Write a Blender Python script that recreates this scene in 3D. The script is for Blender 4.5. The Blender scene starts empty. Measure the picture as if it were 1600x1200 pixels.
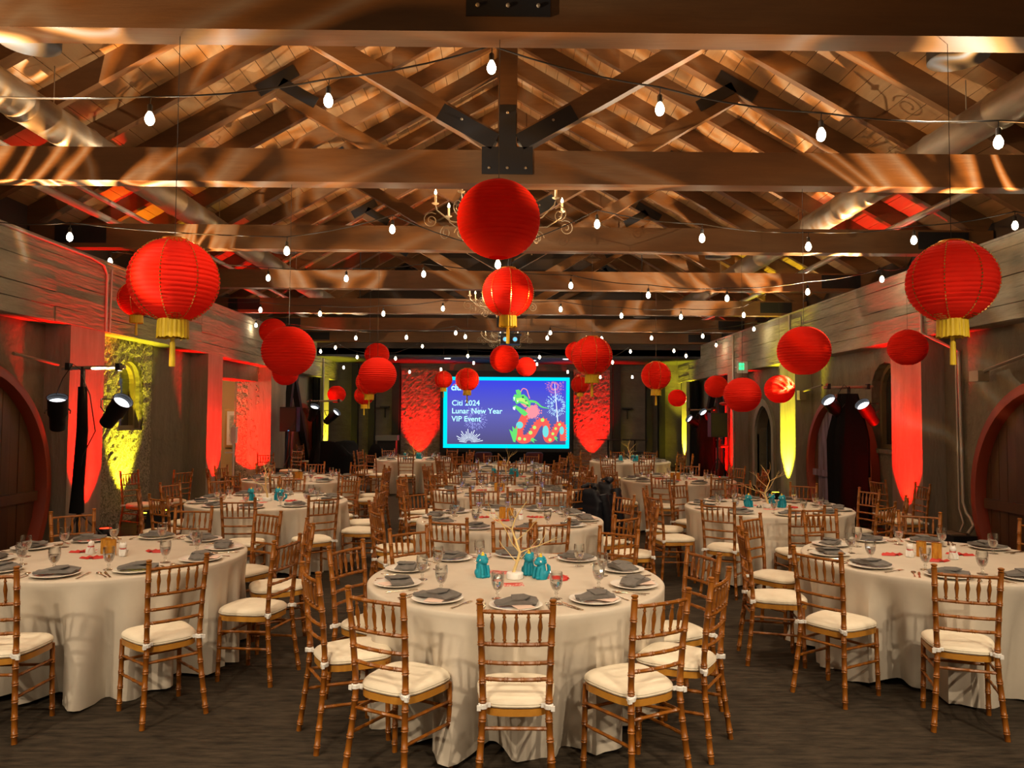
import bpy, bmesh, math, random
from mathutils import Vector, Matrix
sc = bpy.context.scene
C = sc.collection
PI = math.pi
rnd = random.Random(7)

# ------------------------------------------------------------------ camera
F = 1200.0
CAM = Vector((0, 0, 1.78))
roll, yaw, pitch = math.radians(.35), math.atan(9.7/F), math.atan(50.0/F)
fwd = Vector((math.sin(yaw)*math.cos(pitch), math.cos(yaw)*math.cos(pitch), math.sin(pitch)))
r0 = fwd.cross(Vector((0, 0, 1))).normalized(); u0 = r0.cross(fwd)
rt = r0*math.cos(roll)+u0*math.sin(roll); up = u0*math.cos(roll)-r0*math.sin(roll)
cd = bpy.data.cameras.new('camera'); cam = bpy.data.objects.new('camera', cd); C.objects.link(cam)
cam.matrix_world = Matrix(((rt.x, up.x, -fwd.x, CAM.x), (rt.y, up.y, -fwd.y, CAM.y), (rt.z, up.z, -fwd.z, CAM.z), (0, 0, 0, 1)))
cd.sensor_fit = 'HORIZONTAL'; cd.sensor_width = 36; cd.lens = 36*F/1600; cd.clip_end = 200; cd.clip_start = .05
sc.camera = cam
def P(x, y, D):                       # the place in the room seen at that pixel, D metres down the hall
    d = rt*((x-800)/F) + up*(-(y-600)/F) + fwd
    return CAM + d*(D/d.y)
def proj(p):
    v = Vector(p)-CAM
    z = v.dot(fwd)
    if z < .1: return (-9e9, 0)
    return (800+F*v.dot(rt)/z, 600-F*v.dot(up)/z)
# ------------------------------------------------------------------ world, exposure, lamps
w = bpy.data.worlds.new('world'); sc.world = w; w.use_nodes = True
w.node_tree.nodes['Background'].inputs[0].default_value = (.9, .7, .5, 1)
w.node_tree.nodes['Background'].inputs[1].default_value = .02
sc.view_settings.view_transform = 'Standard'; sc.view_settings.look = 'None'
sc.view_settings.gamma = 1; sc.view_settings.use_curve_mapping = False
sc.view_settings.exposure = 0.4
def aim(o, d):
    o.rotation_euler = Vector(d).to_track_quat('-Z', 'Y').to_euler()
def lamp(name, kind, loc, energy, col, size=.05, d=None, ang=60, blend=.5):
    l = bpy.data.lights.new(name, kind); l.energy = energy; l.color = col
    l.shadow_soft_size = size
    if kind == 'SPOT': l.spot_size = math.radians(ang); l.spot_blend = blend
    o = bpy.data.objects.new(name, l); C.objects.link(o); o.location = loc
    if d is not None: aim(o, d)
    return o
WARM = (1, .80, .56)
# ceiling downlights along the hall (the two rows of round cans), and lamps behind the viewer
for y in (-1.6, 2.2, 5.6, 9.0, 12.2, 15.4, 18.8, 22.2):
    for x in (-3.3, 3.3):
        lamp('downlight_lamp', 'SPOT', (x, y, 4.35), 150, WARM, .07, (-.12*x/3.3, 0, -1), 88, .7)
for x, y in ((-1.2, .6), (1.3, .6), (-1.3, 3.2), (1.3, 3.2), (1.2, 6.2), (-1.2, 9.4), (1, 14.0), (-1, 19)):
    lamp('beam_spot_lamp', 'SPOT', (x, y, 4.3), 100, WARM, .05, (0, .12, -1), 88, .7)
for x in (-2.6, 2.6):
    lamp('rear_fill_lamp', 'POINT', (x, -1.8, 2.4), 60, WARM, .3)  # unseen fill lamps, added to brighten faces turned to the camera
for x, dx in ((-1.9, .1), (1.9, -.1), (-4.2, .25), (4.2, -.25)):
    lamp('rear_spot_lamp', 'SPOT', (x, -.4, 3.9), 330, WARM, .045, (dx, 1.15, -1), 66, .6)
# gobo projectors on the two tall stands beside the viewer and the two stands in the hall
def gobo(loc, d, energy, ang, seed, scale=2.3, col=(1, .84, .62)):
    o = lamp('projector_lamp', 'SPOT', loc, energy, col, .012, d, ang, .25)
    l = o.data; l.use_nodes = True; nt = l.node_tree; N = nt.nodes; L = nt.links
    em = [n for n in N if n.type == 'EMISSION'][0]
    tc = N.new('ShaderNodeTexCoord'); mp = N.new('ShaderNodeMapping'); mp.inputs[1].default_value = (seed, seed*1.7, seed*.3)
    L.new(tc.outputs['Normal'], mp.inputs[0])
    nz = N.new('ShaderNodeTexNoise'); nz.inputs['Scale'].default_value = scale; nz.inputs['Detail'].default_value = 1.0; nz.inputs['Distortion'].default_value = 2.4
    L.new(mp.outputs[0], nz.inputs['Vector'])
    a = N.new('ShaderNodeMath'); a.operation = 'SUBTRACT'; a.inputs[1].default_value = .5; L.new(nz.outputs[0], a.inputs[0])
    b = N.new('ShaderNodeMath'); b.operation = 'ABSOLUTE'; L.new(a.outputs[0], b.inputs[0])
    rp = N.new('ShaderNodeValToRGB'); L.new(b.outputs[0], rp.inputs[0])
    e = rp.color_ramp.elements; e[0].position = 0.0; e[0].color = (1, 1, 1, 1); e[1].position = .09; e[1].color = (.006, .006, .006, 1)
    m = rp.color_ramp.elements.new(.045); m.color = (.75, .42, .16, 1)
    L.new(rp.outputs[0], em.inputs[0])
    return o
gobo((5.4, 6.9, 2.4), (-3.8, -.4, 3.5), 3000, 90, 1.3)
gobo((-5.2, 6.9, 2.3), (3.4, -.2, 3.8), 2600, 90, 3.3)
gobo((-5.4, 3.0, 2.2), (6.6, 4.4, 2.9), 1500, 50, 4.1)
gobo((-5.2, 3.4, 2.2), (1.2, 3.6, 3.6), 500, 70, 5.7)
gobo((5.6, 12.6, 2.3), (-3.0, -1.2, 3.2), 2400, 80, 7.7)
gobo((5.5, 12.8, 2.3), (-3.2, 3.5, 2.6), 2400, 70, 9.4)
gobo((-5.15, 9.6, 2.25), (2.6, -1.6, 3.2), 2200, 80, 12.5)
gobo((-4.9, 9.6, 2.25), (3.2, 3.0, 3.0), 2200, 70, 15.5)
gobo((-4.7, 20.0, 2.1), (3.0, -3.5, 3.0), 1600, 70, 18.5)
gobo((5.0, 21.0, 2.1), (-3.0, -3.0, 3.0), 1600, 70, 21.5)

# ------------------------------------------------------------------ materials
def mat(name, col, rough=.6, metal=0, noise=None, bump=None, spec=.5, emit=None, wood=None, mix=None, coat=0):
    m = bpy.data.materials.new(name); m.use_nodes = True; nt = m.node_tree; N = nt.nodes; L = nt.links
    b = N['Principled BSDF']
    b.inputs['Base Color'].default_value = (*col, 1); b.inputs['Roughness'].default_value = rough
    b.inputs['Metallic'].default_value = metal; b.inputs['Specular IOR Level'].default_value = spec
    if coat: b.inputs['Coat Weight'].default_value = coat; b.inputs['Coat Roughness'].default_value = .2
    if emit: b.inputs['Emission Color'].default_value = (*emit[:3], 1); b.inputs['Emission Strength'].default_value = emit[3]
    tc = N.new('ShaderNodeTexCoord')
    if noise:                                     # (scale xyz, second colour, contrast lo, hi)
        sxyz, c2, lo, hi = noise
        mp = N.new('ShaderNodeMapping'); mp.inputs['Scale'].default_value = sxyz; L.new(tc.outputs['Object'], mp.inputs[0])
        n = N.new('ShaderNodeTexNoise'); n.inputs['Scale'].default_value = 1; n.inputs['Detail'].default_value = 6; n.inputs['Roughness'].default_value = .65
        L.new(mp.outputs[0], n.inputs['Vector'])
        r = N.new('ShaderNodeValToRGB'); r.color_ramp.elements[0].position = lo; r.color_ramp.elements[1].position = hi
        r.color_ramp.elements[0].color = (*c2, 1); r.color_ramp.elements[1].color = (*col, 1)
        L.new(n.outputs[0], r.inputs[0]); L.new(r.outputs[0], b.inputs['Base Color'])
    if bump:                                      # (scale xyz, strength, distance)
        sxyz, st, di = bump
        mp2 = N.new('ShaderNodeMapping'); mp2.inputs['Scale'].default_value = sxyz; L.new(tc.outputs['Object'], mp2.inputs[0])
        n2 = N.new('ShaderNodeTexNoise'); n2.inputs['Scale'].default_value = 1; n2.inputs['Detail'].default_value = 5
        L.new(mp2.outputs[0], n2.inputs['Vector'])
        bp = N.new('ShaderNodeBump'); bp.inputs['Strength'].default_value = st; bp.inputs['Distance'].default_value = di
        L.new(n2.outputs[0], bp.inputs['Height']); L.new(bp.outputs[0], b.inputs['Normal'])
    return m
M = {}
M['chair'] = mat('chair_wood', (.34, .112, .010), .36, noise=((14, 14, 5), (.17, .048, .004), .3, .7), spec=.4, coat=.12)
M['seatrim'] = mat('seat_rim_wood', (.58, .27, .035), .35, noise=((9, 9, 9), (.42, .17, .02), .3, .7), coat=.3)
M['cushion'] = mat('ivory_fabric', (.80, .72, .57), .85, bump=((60, 60, 60), .15, .002), noise=((7, 7, 7), (.70, .62, .47), .35, .65))
M['cloth'] = mat('linen_cloth', (.62, .55, .45), .85, noise=((3, 3, 3), (.54, .47, .38), .3, .7), bump=((180, 180, 40), .12, .001))
M['table'] = mat('table_wood', (.25, .15, .08), .6)
M['plate'] = mat('white_china', (.82, .78, .70), .18)
M['napkin'] = mat('grey_linen', (.165, .15, .135), .85, noise=((30, 30, 30), (.12, .11, .10), .3, .7), bump=((90, 90, 90), .2, .002))
M['steel'] = mat('cutlery_steel', (.72, .62, .48), .22, 1)
M['card'] = mat('menu_card', (.75, .55, .45), .7)
M['teal'] = mat('teal_glaze', (.0, .30, .42), .55, noise=((40, 40, 40), (.0, .25, .36), .3, .6))
M['yellow'] = mat('yellow_paint', (.85, .6, .04), .5)
M['white'] = mat('white_paint', (.8, .78, .74), .5)
M['gold'] = mat('gold_leaf', (.85, .58, .18), .28, 1)
M['goldpaint'] = mat('gold_branch', (.80, .60, .25), .45, .3)
M['envelope'] = mat('red_envelope', (.62, .05, .04), .5, noise=((70, 70, 70), (.78, .6, .52), .44, .5))
M['envelope_plain'] = mat('red_paper', (.55, .03, .02), .55)
M['lantern'] = mat('red_paper_lantern', (.95, .03, .014), .6, bump=((30, 30, 120), .25, .004), noise=((3, 3, 9), (.85, .02, .01), .25, .6))
M['fringe'] = mat('yellow_fringe', (.85, .62, .02), .6, noise=((200, 200, 3), (.6, .38, .01), .35, .6))
M['black'] = mat('black_steel', (.012, .012, .014), .5, spec=.4)
M['blackcloth'] = mat('black_cloth', (.008, .008, .009), .95, bump=((6, 6, 2), .4, .02), spec=.1)
M['wire'] = mat('black_wire', (.015, .013, .012), .5)
M['iron'] = mat('wrought_iron', (.30, .25, .18), .45, .5)
M['candle'] = mat('candle_sleeve', (.75, .62, .42), .6)
M['beam'] = mat('beam_timber', (.155, .075, .026), .6, noise=((1.2, 9, 9), (.095, .042, .014), .25, .75), bump=((4, 60, 60), .25, .004))
M['rafter'] = mat('rafter_timber', (.19, .092, .034), .6, noise=((1.5, 6, 6), (.11, .05, .018), .25, .75), bump=((6, 30, 30), .25, .004))
M['deck'] = mat('deck_timber', (.40, .235, .105), .6, noise=((8, 1.1, 8), (.27, .145, .06), .25, .75), bump=((30, 2, 30), .2, .003))
M['concrete'] = mat('board_marked_concrete', (.37, .34, .26), .9, noise=((2, .7, 4), (.19, .175, .13), .3, .7), bump=((5, 3, 22), .9, .03))
M['plaster'] = mat('rough_plaster', (.22, .19, .13), .95, noise=((3, 3, 1.0), (.13, .115, .08), .3, .72), bump=((9, 9, 9), .9, .035))
M['column'] = mat('column_concrete', (.33, .30, .25), .9, noise=((4, 4, .7), (.22, .2, .16), .3, .7), bump=((14, 14, 3), .8, .02))
M['stone'] = mat('broken_stone', (.40, .36, .27), .95, noise=((30, 30, 30), (.13, .12, .08), .40, .56), bump=((40, 40, 40), 1.0, .05))
M['floor'] = mat('dark_carpet', (.062, .046, .030), .97, noise=((5, 26, 3), (.018, .014, .010), .32, .68), bump=((60, 200, 20), .4, .004), spec=.15)
M['barrel'] = mat('barrel_oak', (.11, .048, .017), .4, noise=((5, 5, .8), (.06, .022, .008), .3, .7))
M['barrelbluelit'] = mat('bluelit_stave_tint', (.25, .2, .27), .55, noise=((5, 9, 1.2), (.10, .05, .05), .35, .65))  # bluish light falling on the staves, put into their colour
M['rim'] = mat('red_barrel_rim', (.30, .045, .018), .5)
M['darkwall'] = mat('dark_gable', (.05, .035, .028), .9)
M['endwall'] = mat('end_wall_concrete', (.20, .18, .155), .9, noise=((1.5, 1, 2.5), (.13, .115, .1), .3, .7), bump=((5, 3, 10), .7, .03))
M['endstone'] = mat('end_rough_panel', (.36, .30, .26), .95, noise=((6, 6, 14), (.2, .17, .14), .38, .62), bump=((16, 16, 60), 1.0, .05))
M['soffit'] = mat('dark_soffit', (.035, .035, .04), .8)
M['duct'] = mat('galvanised_duct', (.42, .36, .28), .42, .75, noise=((8, 2, 8), (.32, .27, .2), .3, .7))
M['conduit'] = mat('grey_conduit', (.42, .39, .35), .4, .4)
M['tan'] = mat('tan_corridor', (.50, .36, .17), .8)
M['frame'] = mat('gilt_frame', (.42, .24, .07), .4, .3)
M['print'] = mat('print_paper', (.62, .58, .48), .7, noise=((5, 5, 5), (.35, .33, .28), .4, .55))
M['windowdark'] = mat('dark_window_pane', (.035, .035, .03), .12, spec=.6)
M['trimwood'] = mat('window_wood', (.20, .15, .07), .6)
M['greydoor'] = mat('grey_door', (.20, .205, .20), .6)
M['redpipe'] = mat('red_pipe', (.55, .04, .03), .4)
M['lens'] = mat('lamp_lens', (.9, .92, 1), .1, emit=(.85, .92, 1, 2.2))
M['ledgreen'] = mat('exit_green', (.05, .5, .25), .4, emit=(.05, .8, .3, 1.2))
M['ledblue'] = mat('blue_display', (.1, .4, .9), .3, emit=(.12, .5, .95, 1.0))
M['ledteal'] = mat('teal_led', (.1, .7, .6), .3, emit=(.1, .9, .8, 2.0))
M['bulb'] = mat('bulb_glow', (1, .9, .7), .3, emit=(1, .86, .6, 14))
M['flame'] = mat('candle_bulb_glow', (1, .9, .7), .3, emit=(1, .84, .56, 9))
M['glow_red'] = mat('uplight_lens_red', (1, .1, .05), .3, emit=(1, .03, .01, 3))
M['glow_yellow'] = mat('uplight_lens_yellow', (1, .9, .1), .3, emit=(.95, .85, .05, 3))
M['votive'] = mat('amber_votive', (.75, .38, .05), .25, .5, noise=((60, 60, 14), (.5, .2, .02), .3, .6))
M['puffer'] = mat('black_puffer', (.006, .007, .012), .5, spec=.25)
M['dish'] = mat('speaker_dish', (.55, .52, .48), .25, .85)
M['crimson'] = mat('dark_red_cloth', (.09, .012, .015), .8)
def paper():
    m = M['lantern']; nt = m.node_tree; N = nt.nodes; L = nt.links; b = N['Principled BSDF']
    b.inputs['Specular IOR Level'].default_value = .12; b.inputs['Roughness'].default_value = .9
    t = N.new('ShaderNodeBsdfTranslucent'); t.inputs[0].default_value = (1, .03, .012, 1)
    x = N.new('ShaderNodeMixShader'); x.inputs[0].default_value = .2
    L.new(b.outputs[0], x.inputs[1]); L.new(t.outputs[0], x.inputs[2]); L.new(x.outputs[0], N['Material Output'].inputs[0])
paper()
# goblet glass and its water
def thin_glass():
    m = bpy.data.materials.new('goblet_glass'); m.use_nodes = True; nt = m.node_tree; N = nt.nodes; L = nt.links
    N.remove(N['Principled BSDF']); o = N['Material Output']
    t = N.new('ShaderNodeBsdfTransparent'); t.inputs[0].default_value = (.97, .98, .98, 1)
    g = N.new('ShaderNodeBsdfGlossy'); g.inputs['Roughness'].default_value = .04
    lw = N.new('ShaderNodeLayerWeight'); lw.inputs[0].default_value = .35
    x = N.new('ShaderNodeMixShader'); L.new(lw.outputs['Facing'], x.inputs[0]); L.new(t.outputs[0], x.inputs[1]); L.new(g.outputs[0], x.inputs[2])
    L.new(x.outputs[0], o.inputs[0]); return m
M['glass'] = thin_glass()
M['water'] = mat('water', (.95, .95, .95), .02); M['water'].node_tree.nodes['Principled BSDF'].inputs['Transmission Weight'].default_value = 1
M['water'].node_tree.nodes['Principled BSDF'].inputs['IOR'].default_value = 1.33

# ------------------------------------------------------------------ mesh helpers
class MB:
    def __init__(s): s.v = []; s.f = []
    def add(s, vs, fs):
        k = len(s.v); s.v += [tuple(v) for v in vs]; s.f += [tuple(i+k for i in f) for f in fs]; return s
    def box(s, c, size, rot=None):
        hx, hy, hz = size[0]/2, size[1]/2, size[2]/2; c = Vector(c)
        vs = [Vector((x*hx, y*hy, z*hz)) for z in (-1, 1) for y in (-1, 1) for x in (-1, 1)]
        if rot is not None: vs = [rot @ v for v in vs]
        return s.add([v+c for v in vs], [(0, 2, 3, 1), (4, 5, 7, 6), (0, 1, 5, 4), (2, 6, 7, 3), (0, 4, 6, 2), (1, 3, 7, 5)])
    def bb(s, x0, x1, y0, y1, z0, z1):
        return s.box(((x0+x1)/2, (y0+y1)/2, (z0+z1)/2), (abs(x1-x0), abs(y1-y0), abs(z1-z0)))
    def beam(s, a, b, wd, dp, side=(0, 1, 0)):      # rectangular bar from a to b; wd along side
        a = Vector(a); b = Vector(b); d = (b-a).normalized(); sd = Vector(side); sd = (sd-d*sd.dot(d)).normalized(); n = d.cross(sd)
        vs = [p+sd*(i*wd/2)+n*(j*dp/2) for p in (a, b) for i, j in ((-1, -1), (1, -1), (1, 1), (-1, 1))]
        return s.add(vs, [(3, 2, 1, 0), (4, 5, 6, 7), (0, 1, 5, 4), (1, 2, 6, 5), (2, 3, 7, 6), (3, 0, 4, 7)])
    def tube(s, pts, rad, n=8, cap=True):
        pts = [Vector(p) for p in pts]; m = len(pts)
        if not hasattr(rad, '__len__'): rad = [rad]*m
        vs = []; prev = None
        for i, p in enumerate(pts):
            d = (pts[min(i+1, m-1)]-pts[max(i-1, 0)])
            if d.length < 1e-9: d = Vector((0, 0, 1))
            d.normalize()
            if prev is None:
                a = Vector((1, 0, 0)) if abs(d.x) < .8 else Vector((0, 1, 0))
            else: a = prev
            a = (a-d*a.dot(d)).normalized(); prev = a; b = d.cross(a)
            vs += [p+(a*math.cos(2*PI*k/n)+b*math.sin(2*PI*k/n))*rad[i] for k in range(n)]
        fs = [(i*n+k, i*n+(k+1) % n, (i+1)*n+(k+1) % n, (i+1)*n+k) for i in range(m-1) for k in range(n)]
        if cap: fs += [tuple(range(n-1, -1, -1)), tuple((m-1)*n+k for k in range(n))]
        return s.add(vs, fs)
    def lathe(s, prof, n=20, c=(0, 0, 0), sx=1, sy=1):
        c = Vector(c); vs = [c+Vector((r*sx*math.cos(2*PI*k/n), r*sy*math.sin(2*PI*k/n), z)) for r, z in prof for k in range(n)]
        m = len(prof)
        fs = [(i*n+k, i*n+(k+1) % n, (i+1)*n+(k+1) % n, (i+1)*n+k) for i in range(m-1) for k in range(n)]
        fs += [tuple(range(n-1, -1, -1)), tuple((m-1)*n+k for k in range(n))]
        return s.add(vs, fs)
    def ball(s, c, r, n=12, m=7, rot=None):
        if not hasattr(r, '__len__'): r = (r, r, r)
        c = Vector(c); vs = []
        for i in range(m+1):
            t = PI*i/m; t = min(max(t, .02), PI-.02)
            for k in range(n):
                v = Vector((r[0]*math.sin(t)*math.cos(2*PI*k/n), r[1]*math.sin(t)*math.sin(2*PI*k/n), -r[2]*math.cos(t)))
                if rot is not None: v = rot @ v
                vs.append(c+v)
        fs = [(i*n+k, i*n+(k+1) % n, (i+1)*n+(k+1) % n, (i+1)*n+k) for i in range(m) for k in range(n)]
        fs += [tuple(range(n-1, -1, -1)), tuple(m*n+k for k in range(n))]
        return s.add(vs, fs)
    def prism(s, poly, t, fn):                      # poly of 2D points, thickness t, fn(u,v,w)->xyz
        n = len(poly); vs = [fn(u, v, 0) for u, v in poly]+[fn(u, v, t) for u, v in poly]
        return s.add(vs, [tuple(range(n-1, -1, -1)), tuple(range(n, 2*n))]+[(i, (i+1) % n, n+(i+1) % n, n+i) for i in range(n)])
    def mesh(s, name):
        me = bpy.data.meshes.new(name); me.from_pydata(s.v, [], s.f); return me
    def build(s, name, m, parent=None, smooth=False, loc=None):
        me = s.mesh(name); me.materials.append(m)
        if smooth: me.shade_smooth() if hasattr(me, 'shade_smooth') else me.polygons.foreach_set('use_smooth', [True]*len(me.polygons))
        bm = bmesh.new(); bm.from_mesh(me); bmesh.ops.recalc_face_normals(bm, faces=bm.faces); bm.to_mesh(me); bm.free()
        if smooth: me.set_sharp_from_angle(angle=math.radians(48))
        return link(name, me, parent, loc)
def link(name, me, parent=None, loc=None):
    o = bpy.data.objects.new(name, me); C.objects.link(o); o.parent = parent
    if loc is not None: o.location = loc
    return o
def tag(o, label=None, cat=None, group=None, kind=None):
    if label: o['label'] = label
    if cat: o['category'] = cat
    if group: o['group'] = group
    if kind: o['kind'] = kind
    return o
def thing(name, label, cat, loc=(0, 0, 0), rz=0, group=None, kind=None):
    o = bpy.data.objects.new(name, None); C.objects.link(o); o.location = loc; o.rotation_euler = (0, 0, rz)
    return tag(o, label, cat, group, kind)
kids = {}
def dup(o, loc=None, rz=None, label=None, group=None, parent=None):
    c = o.copy(); C.objects.link(c); c.parent = parent
    if parent is None:
        if loc is not None: c.location = loc
        if rz is not None: c.rotation_euler = (0, 0, rz)
        if label: c['label'] = label
        if group: c['group'] = group
    key = o.name
    if key not in kids: kids[key] = list(o.children)
    for ch in kids[key]: dup(ch, parent=c)
    return c
def arch_wall(mb, outer, holes, t, fn):             # planar wall with holes: front, back and reveals
    bm = bmesh.new(); loops = []
    for lp in [outer]+holes:
        vs = [bm.verts.new((u, v, 0)) for u, v in lp]; loops.append(vs)
        for i in range(len(vs)): bm.edges.new((vs[i], vs[(i+1) % len(vs)]))
    bmesh.ops.triangle_fill(bm, edges=bm.edges[:], use_beauty=True)
    bm.verts.index_update(); fr = [tuple(v.index for v in f.verts) for f in bm.faces]; co = [v.co.copy() for v in bm.verts]; n = len(co)
    vs = [fn(c.x, c.y, 0) for c in co]+[fn(c.x, c.y, t) for c in co]
    fs = fr+[tuple(n+i for i in reversed(f)) for f in fr]
    for lp in loops:
        ids = [v.index for v in lp]
        for i in range(len(ids)):
            a, b = ids[i], ids[(i+1) % len(ids)]; fs.append((a, b, n+b, n+a))
    bm.free(); mb.add(vs, fs)
def arch(cx, w2, z0, zs, n=10, pointed=0):           # outline of an arched opening
    pts = [(cx-w2, z0), (cx+w2, z0)]
    for i in range(n+1):
        t = PI*i/n; pts.append((cx+w2*math.cos(t), zs+w2*(1+pointed*math.sin(t)**6)*math.sin(t)))
    return pts

# ------------------------------------------------------------------ room shell
WL, WR, YE, ZT, ZL = -6.0, 6.2, 27.5, 4.06, 3.0
YB = -3.6
fl = MB().bb(-12, WR+.9, YB, YE+.3, -.1, 0).build('floor', M['floor']); tag(fl, 'dark brown streaked carpet floor', kind='structure')
def course_wall(side, name, W):
    s = 1 if side == 'R' else -1
    wl = thing(name, 'board-marked grey concrete side wall with pilasters and recessed bays', None, kind='structure')
    # lintel band laid up in board-marked courses
    cols = ([(5.7, 6.6), (10.6, 11.5), (15.5, 16.3), (19.7, 21.0), (25.2, 26.1)] if side == 'L' else
            [(6.6, 7.5), (11.4, 12.3), (16.4, 17.3), (20.7, 21.4), (26.3, 27.0)])
    MB().bb(W+s*.05, W+s*.6, YB, YE, ZL, ZT-.02).build('lintel_core', M['concrete'], wl)
    y = YB; hs = [.2, .19, .16, .18, .17, .16]
    ys = [YB, 0, 3.2]+[c[0]-.4 for c in cols[1:]]+[YE]
    ys = sorted(ys)
    for i in range(len(ys)-1):
        z = ZL
        for h in hs:
            pr = rnd.uniform(0, .016); g = .006
            mb = MB(); n = 6; y0, y1 = ys[i], ys[i+1]
            vs = []; fs = []
            for k in range(n+1):
                yy = y0+(y1-y0)*k/n; zj = rnd.uniform(-.006, .006)
                x = W-s*(pr+rnd.uniform(0, .006))
                vs += [(x, yy, z+g/2+zj), (x, yy, z+h-g/2+zj), (W+s*.06, yy, z+g/2), (W+s*.06, yy, z+h-g/2)]
            for k in range(n):
                a = k*4; b = a+4; fs += [(a, b, b+1, a+1), (a, a+2, b+2, b), (a+1, b+1, b+3, a+3)]
            fs += [(0, 1, 3, 2), (n*4, n*4+2, n*4+3, n*4+1)]
            mb.add(vs, fs); mb.build('concrete_course', M['concrete'], wl); z += h
    MB().bb(W-s*.02, W+s*.62, YB, YE, ZT-.03, ZT).build('wall_cap', M['conduit' if 0 else 'column'], wl)
    for a, b in cols:
        mb = MB(); nz = 8; vs = []
        mb.bb(W, W+s*.6, a, b, 0, ZL)
        mb.build('pilaster', M['column'], wl)
    return wl, cols
wallL, colsL = course_wall('L', 'wall_left', WL)
wallR, colsR = course_wall('R', 'wall_right', WR)
def recess(side, y0, y1, wl, holes=(), m='plaster', d=.35):
    s = 1 if side == 'R' else -1; W = WR if side == 'R' else WL
    mb = MB()
    arch_wall(mb, [(y0, 0), (y1, 0), (y1, ZL), (y0, ZL)], [list(h) for h in holes], .25, lambda u, v, t: (W+s*(d+t), u, v))
    return mb.build('recessed_bay', M[m], wl)
# left bays
recess('L', YB, 5.7, wallL); recess('L', 6.6, 10.6, wallL)
winL = arch(13.0, .36, 1.52, 2.3)
recess('L', 11.5, 15.5, wallL, [winL])
recess('L', 21.0, 25.2, wallL, m='column'); recess('L', 26.1, YE, wallL)
# rough broken stone round the left window
mb = MB(); rr = random.Random(3)
vs = []; fs = []; ny, nz = 30, 44
for i in range(ny+1):
    for k in range(nz+1):
        y = 11.55+2.25*i/ny; z = 3.0*k/nz
        edge = i in (0, ny)
        x = WL-.35+(0 if edge else .035+rr.uniform(-.014, .016))
        vs.append((x, y+(rr.uniform(-.02, .02) if not edge else 0), z))
for i in range(ny):
    for k in range(nz):
        y = 11.55+2.25*(i+.5)/ny; z = 3.0*(k+.5)/nz
        if abs(y-13.0) < .40 and 1.5 < z < 2.3+math.sqrt(max(0, .40**2-(y-13)**2)): continue
        a = i*(nz+1)+k; fs.append((a, a+nz+1, a+nz+2, a+1))
mb.add(vs, fs).build('rough_stone_facing', M['stone'], wallL)
# window in the left wall
wn = thing('window_1', 'small arched window niche in the stone facing lit yellow', None, (0, 0, 0), kind='structure')
def arch_frame(mb, cx, w2, z0, zs, th, dp, x, s, n=12, pointed=0):
    o = arch(cx, w2, z0, zs, n, pointed); i = arch(cx, w2-th, z0+th, zs, n, pointed)
    k = len(o); vs = [(x, u, v) for u, v in o]+[(x, u, v) for u, v in i]+[(x+s*dp, u, v) for u, v in o]+[(x+s*dp, u, v) for u, v in i]
    fs = []
    for a in range(k):
        b = (a+1) % k; fs += [(a, b, k+b, k+a), (2*k+a, 3*k+a, 3*k+b, 2*k+b), (a, 2*k+a, 2*k+b, b), (k+a, k+b, 3*k+b, 3*k+a)]
    mb.add(vs, fs)
mb = MB(); arch_frame(mb, 13.0, .36, 1.52, 2.3, .06, .12, WL-.42, -1); mb.build('window_frame', M['trimwood'], wn)
mb = MB().prism(arch(13.0, .33, 1.55, 2.3), .02, lambda u, v, t: (WL-.5-t, u, v)); mb.build('pane', M['windowdark'], wn)
MB().bb(WL-.42, WL-.33, 12.6, 13.4, 1.46, 1.53).build('window_sill', M['plaster'], wn)
# doorway bay of the left wall: inner lintel, rough jamb, corridor beyond
MB().bb(WL-.35, WL-1.0, 16.3, 19.7, 2.62, 3.0).build('inner_lintel', M['plaster'], wallL)
MB().bb(WL-.35, WL-.6, 16.3, 16.6, 0, 3.0).build('door_jamb', M['column'], wallL)
vs = []; fs = []; nx, nz = 14, 44
for i in range(nx+1):
    for k in range(nz+1):
        vs.append((WL-.02-.86*i/nx, 19.72-(0 if i == 0 else rr.uniform(0, .03)*(1 if i > 4 else .4)), 2.98*k/nz))
for i in range(nx):
    for k in range(nz): a = i*(nz+1)+k; fs.append((a, a+nz+1, a+nz+2, a+1))
MB().add(vs, fs).build('rough_stone_jamb', M['stone'], wallL)
MB().bb(WL-.6, WL-.95, 19.75, 21.0, 0, 3.0).build('jamb_core', M['plaster'], wallL)
cw = MB().bb(-12, WL-.9, 21.6, 21.8, 0, 3.2).build('wall_corridor', M['tan']); tag(cw, 'tan painted corridor wall seen through the side doorway', kind='structure')
cc = MB().bb(-12, WL-.6, 14, 21.8, 3.0, 3.1).build('ceiling_corridor', M['tan']); tag(cc, 'corridor ceiling beyond the side doorway', kind='structure')
cb = MB().bb(-12.1, -12, 14, 21.8, 0, 3.1).bb(-12, WL-.6, 14, 14.1, 0, 3.1).build('wall_corridor_far', M['tan']); tag(cb, 'corridor side wall', kind='structure')
lamp('corridor_lamp', 'POINT', (-8.2, 18.6, 2.6), 90, (1, .72, .38), .15)
# door frame grey edge
db = MB().bb(WL-.90, WL-.98, 20.0, 20.12, 0, 2.6).build('door_2', M['greydoor']); tag(db, 'grey green door frame edge beyond the rough red jamb', kind='structure')
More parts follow.
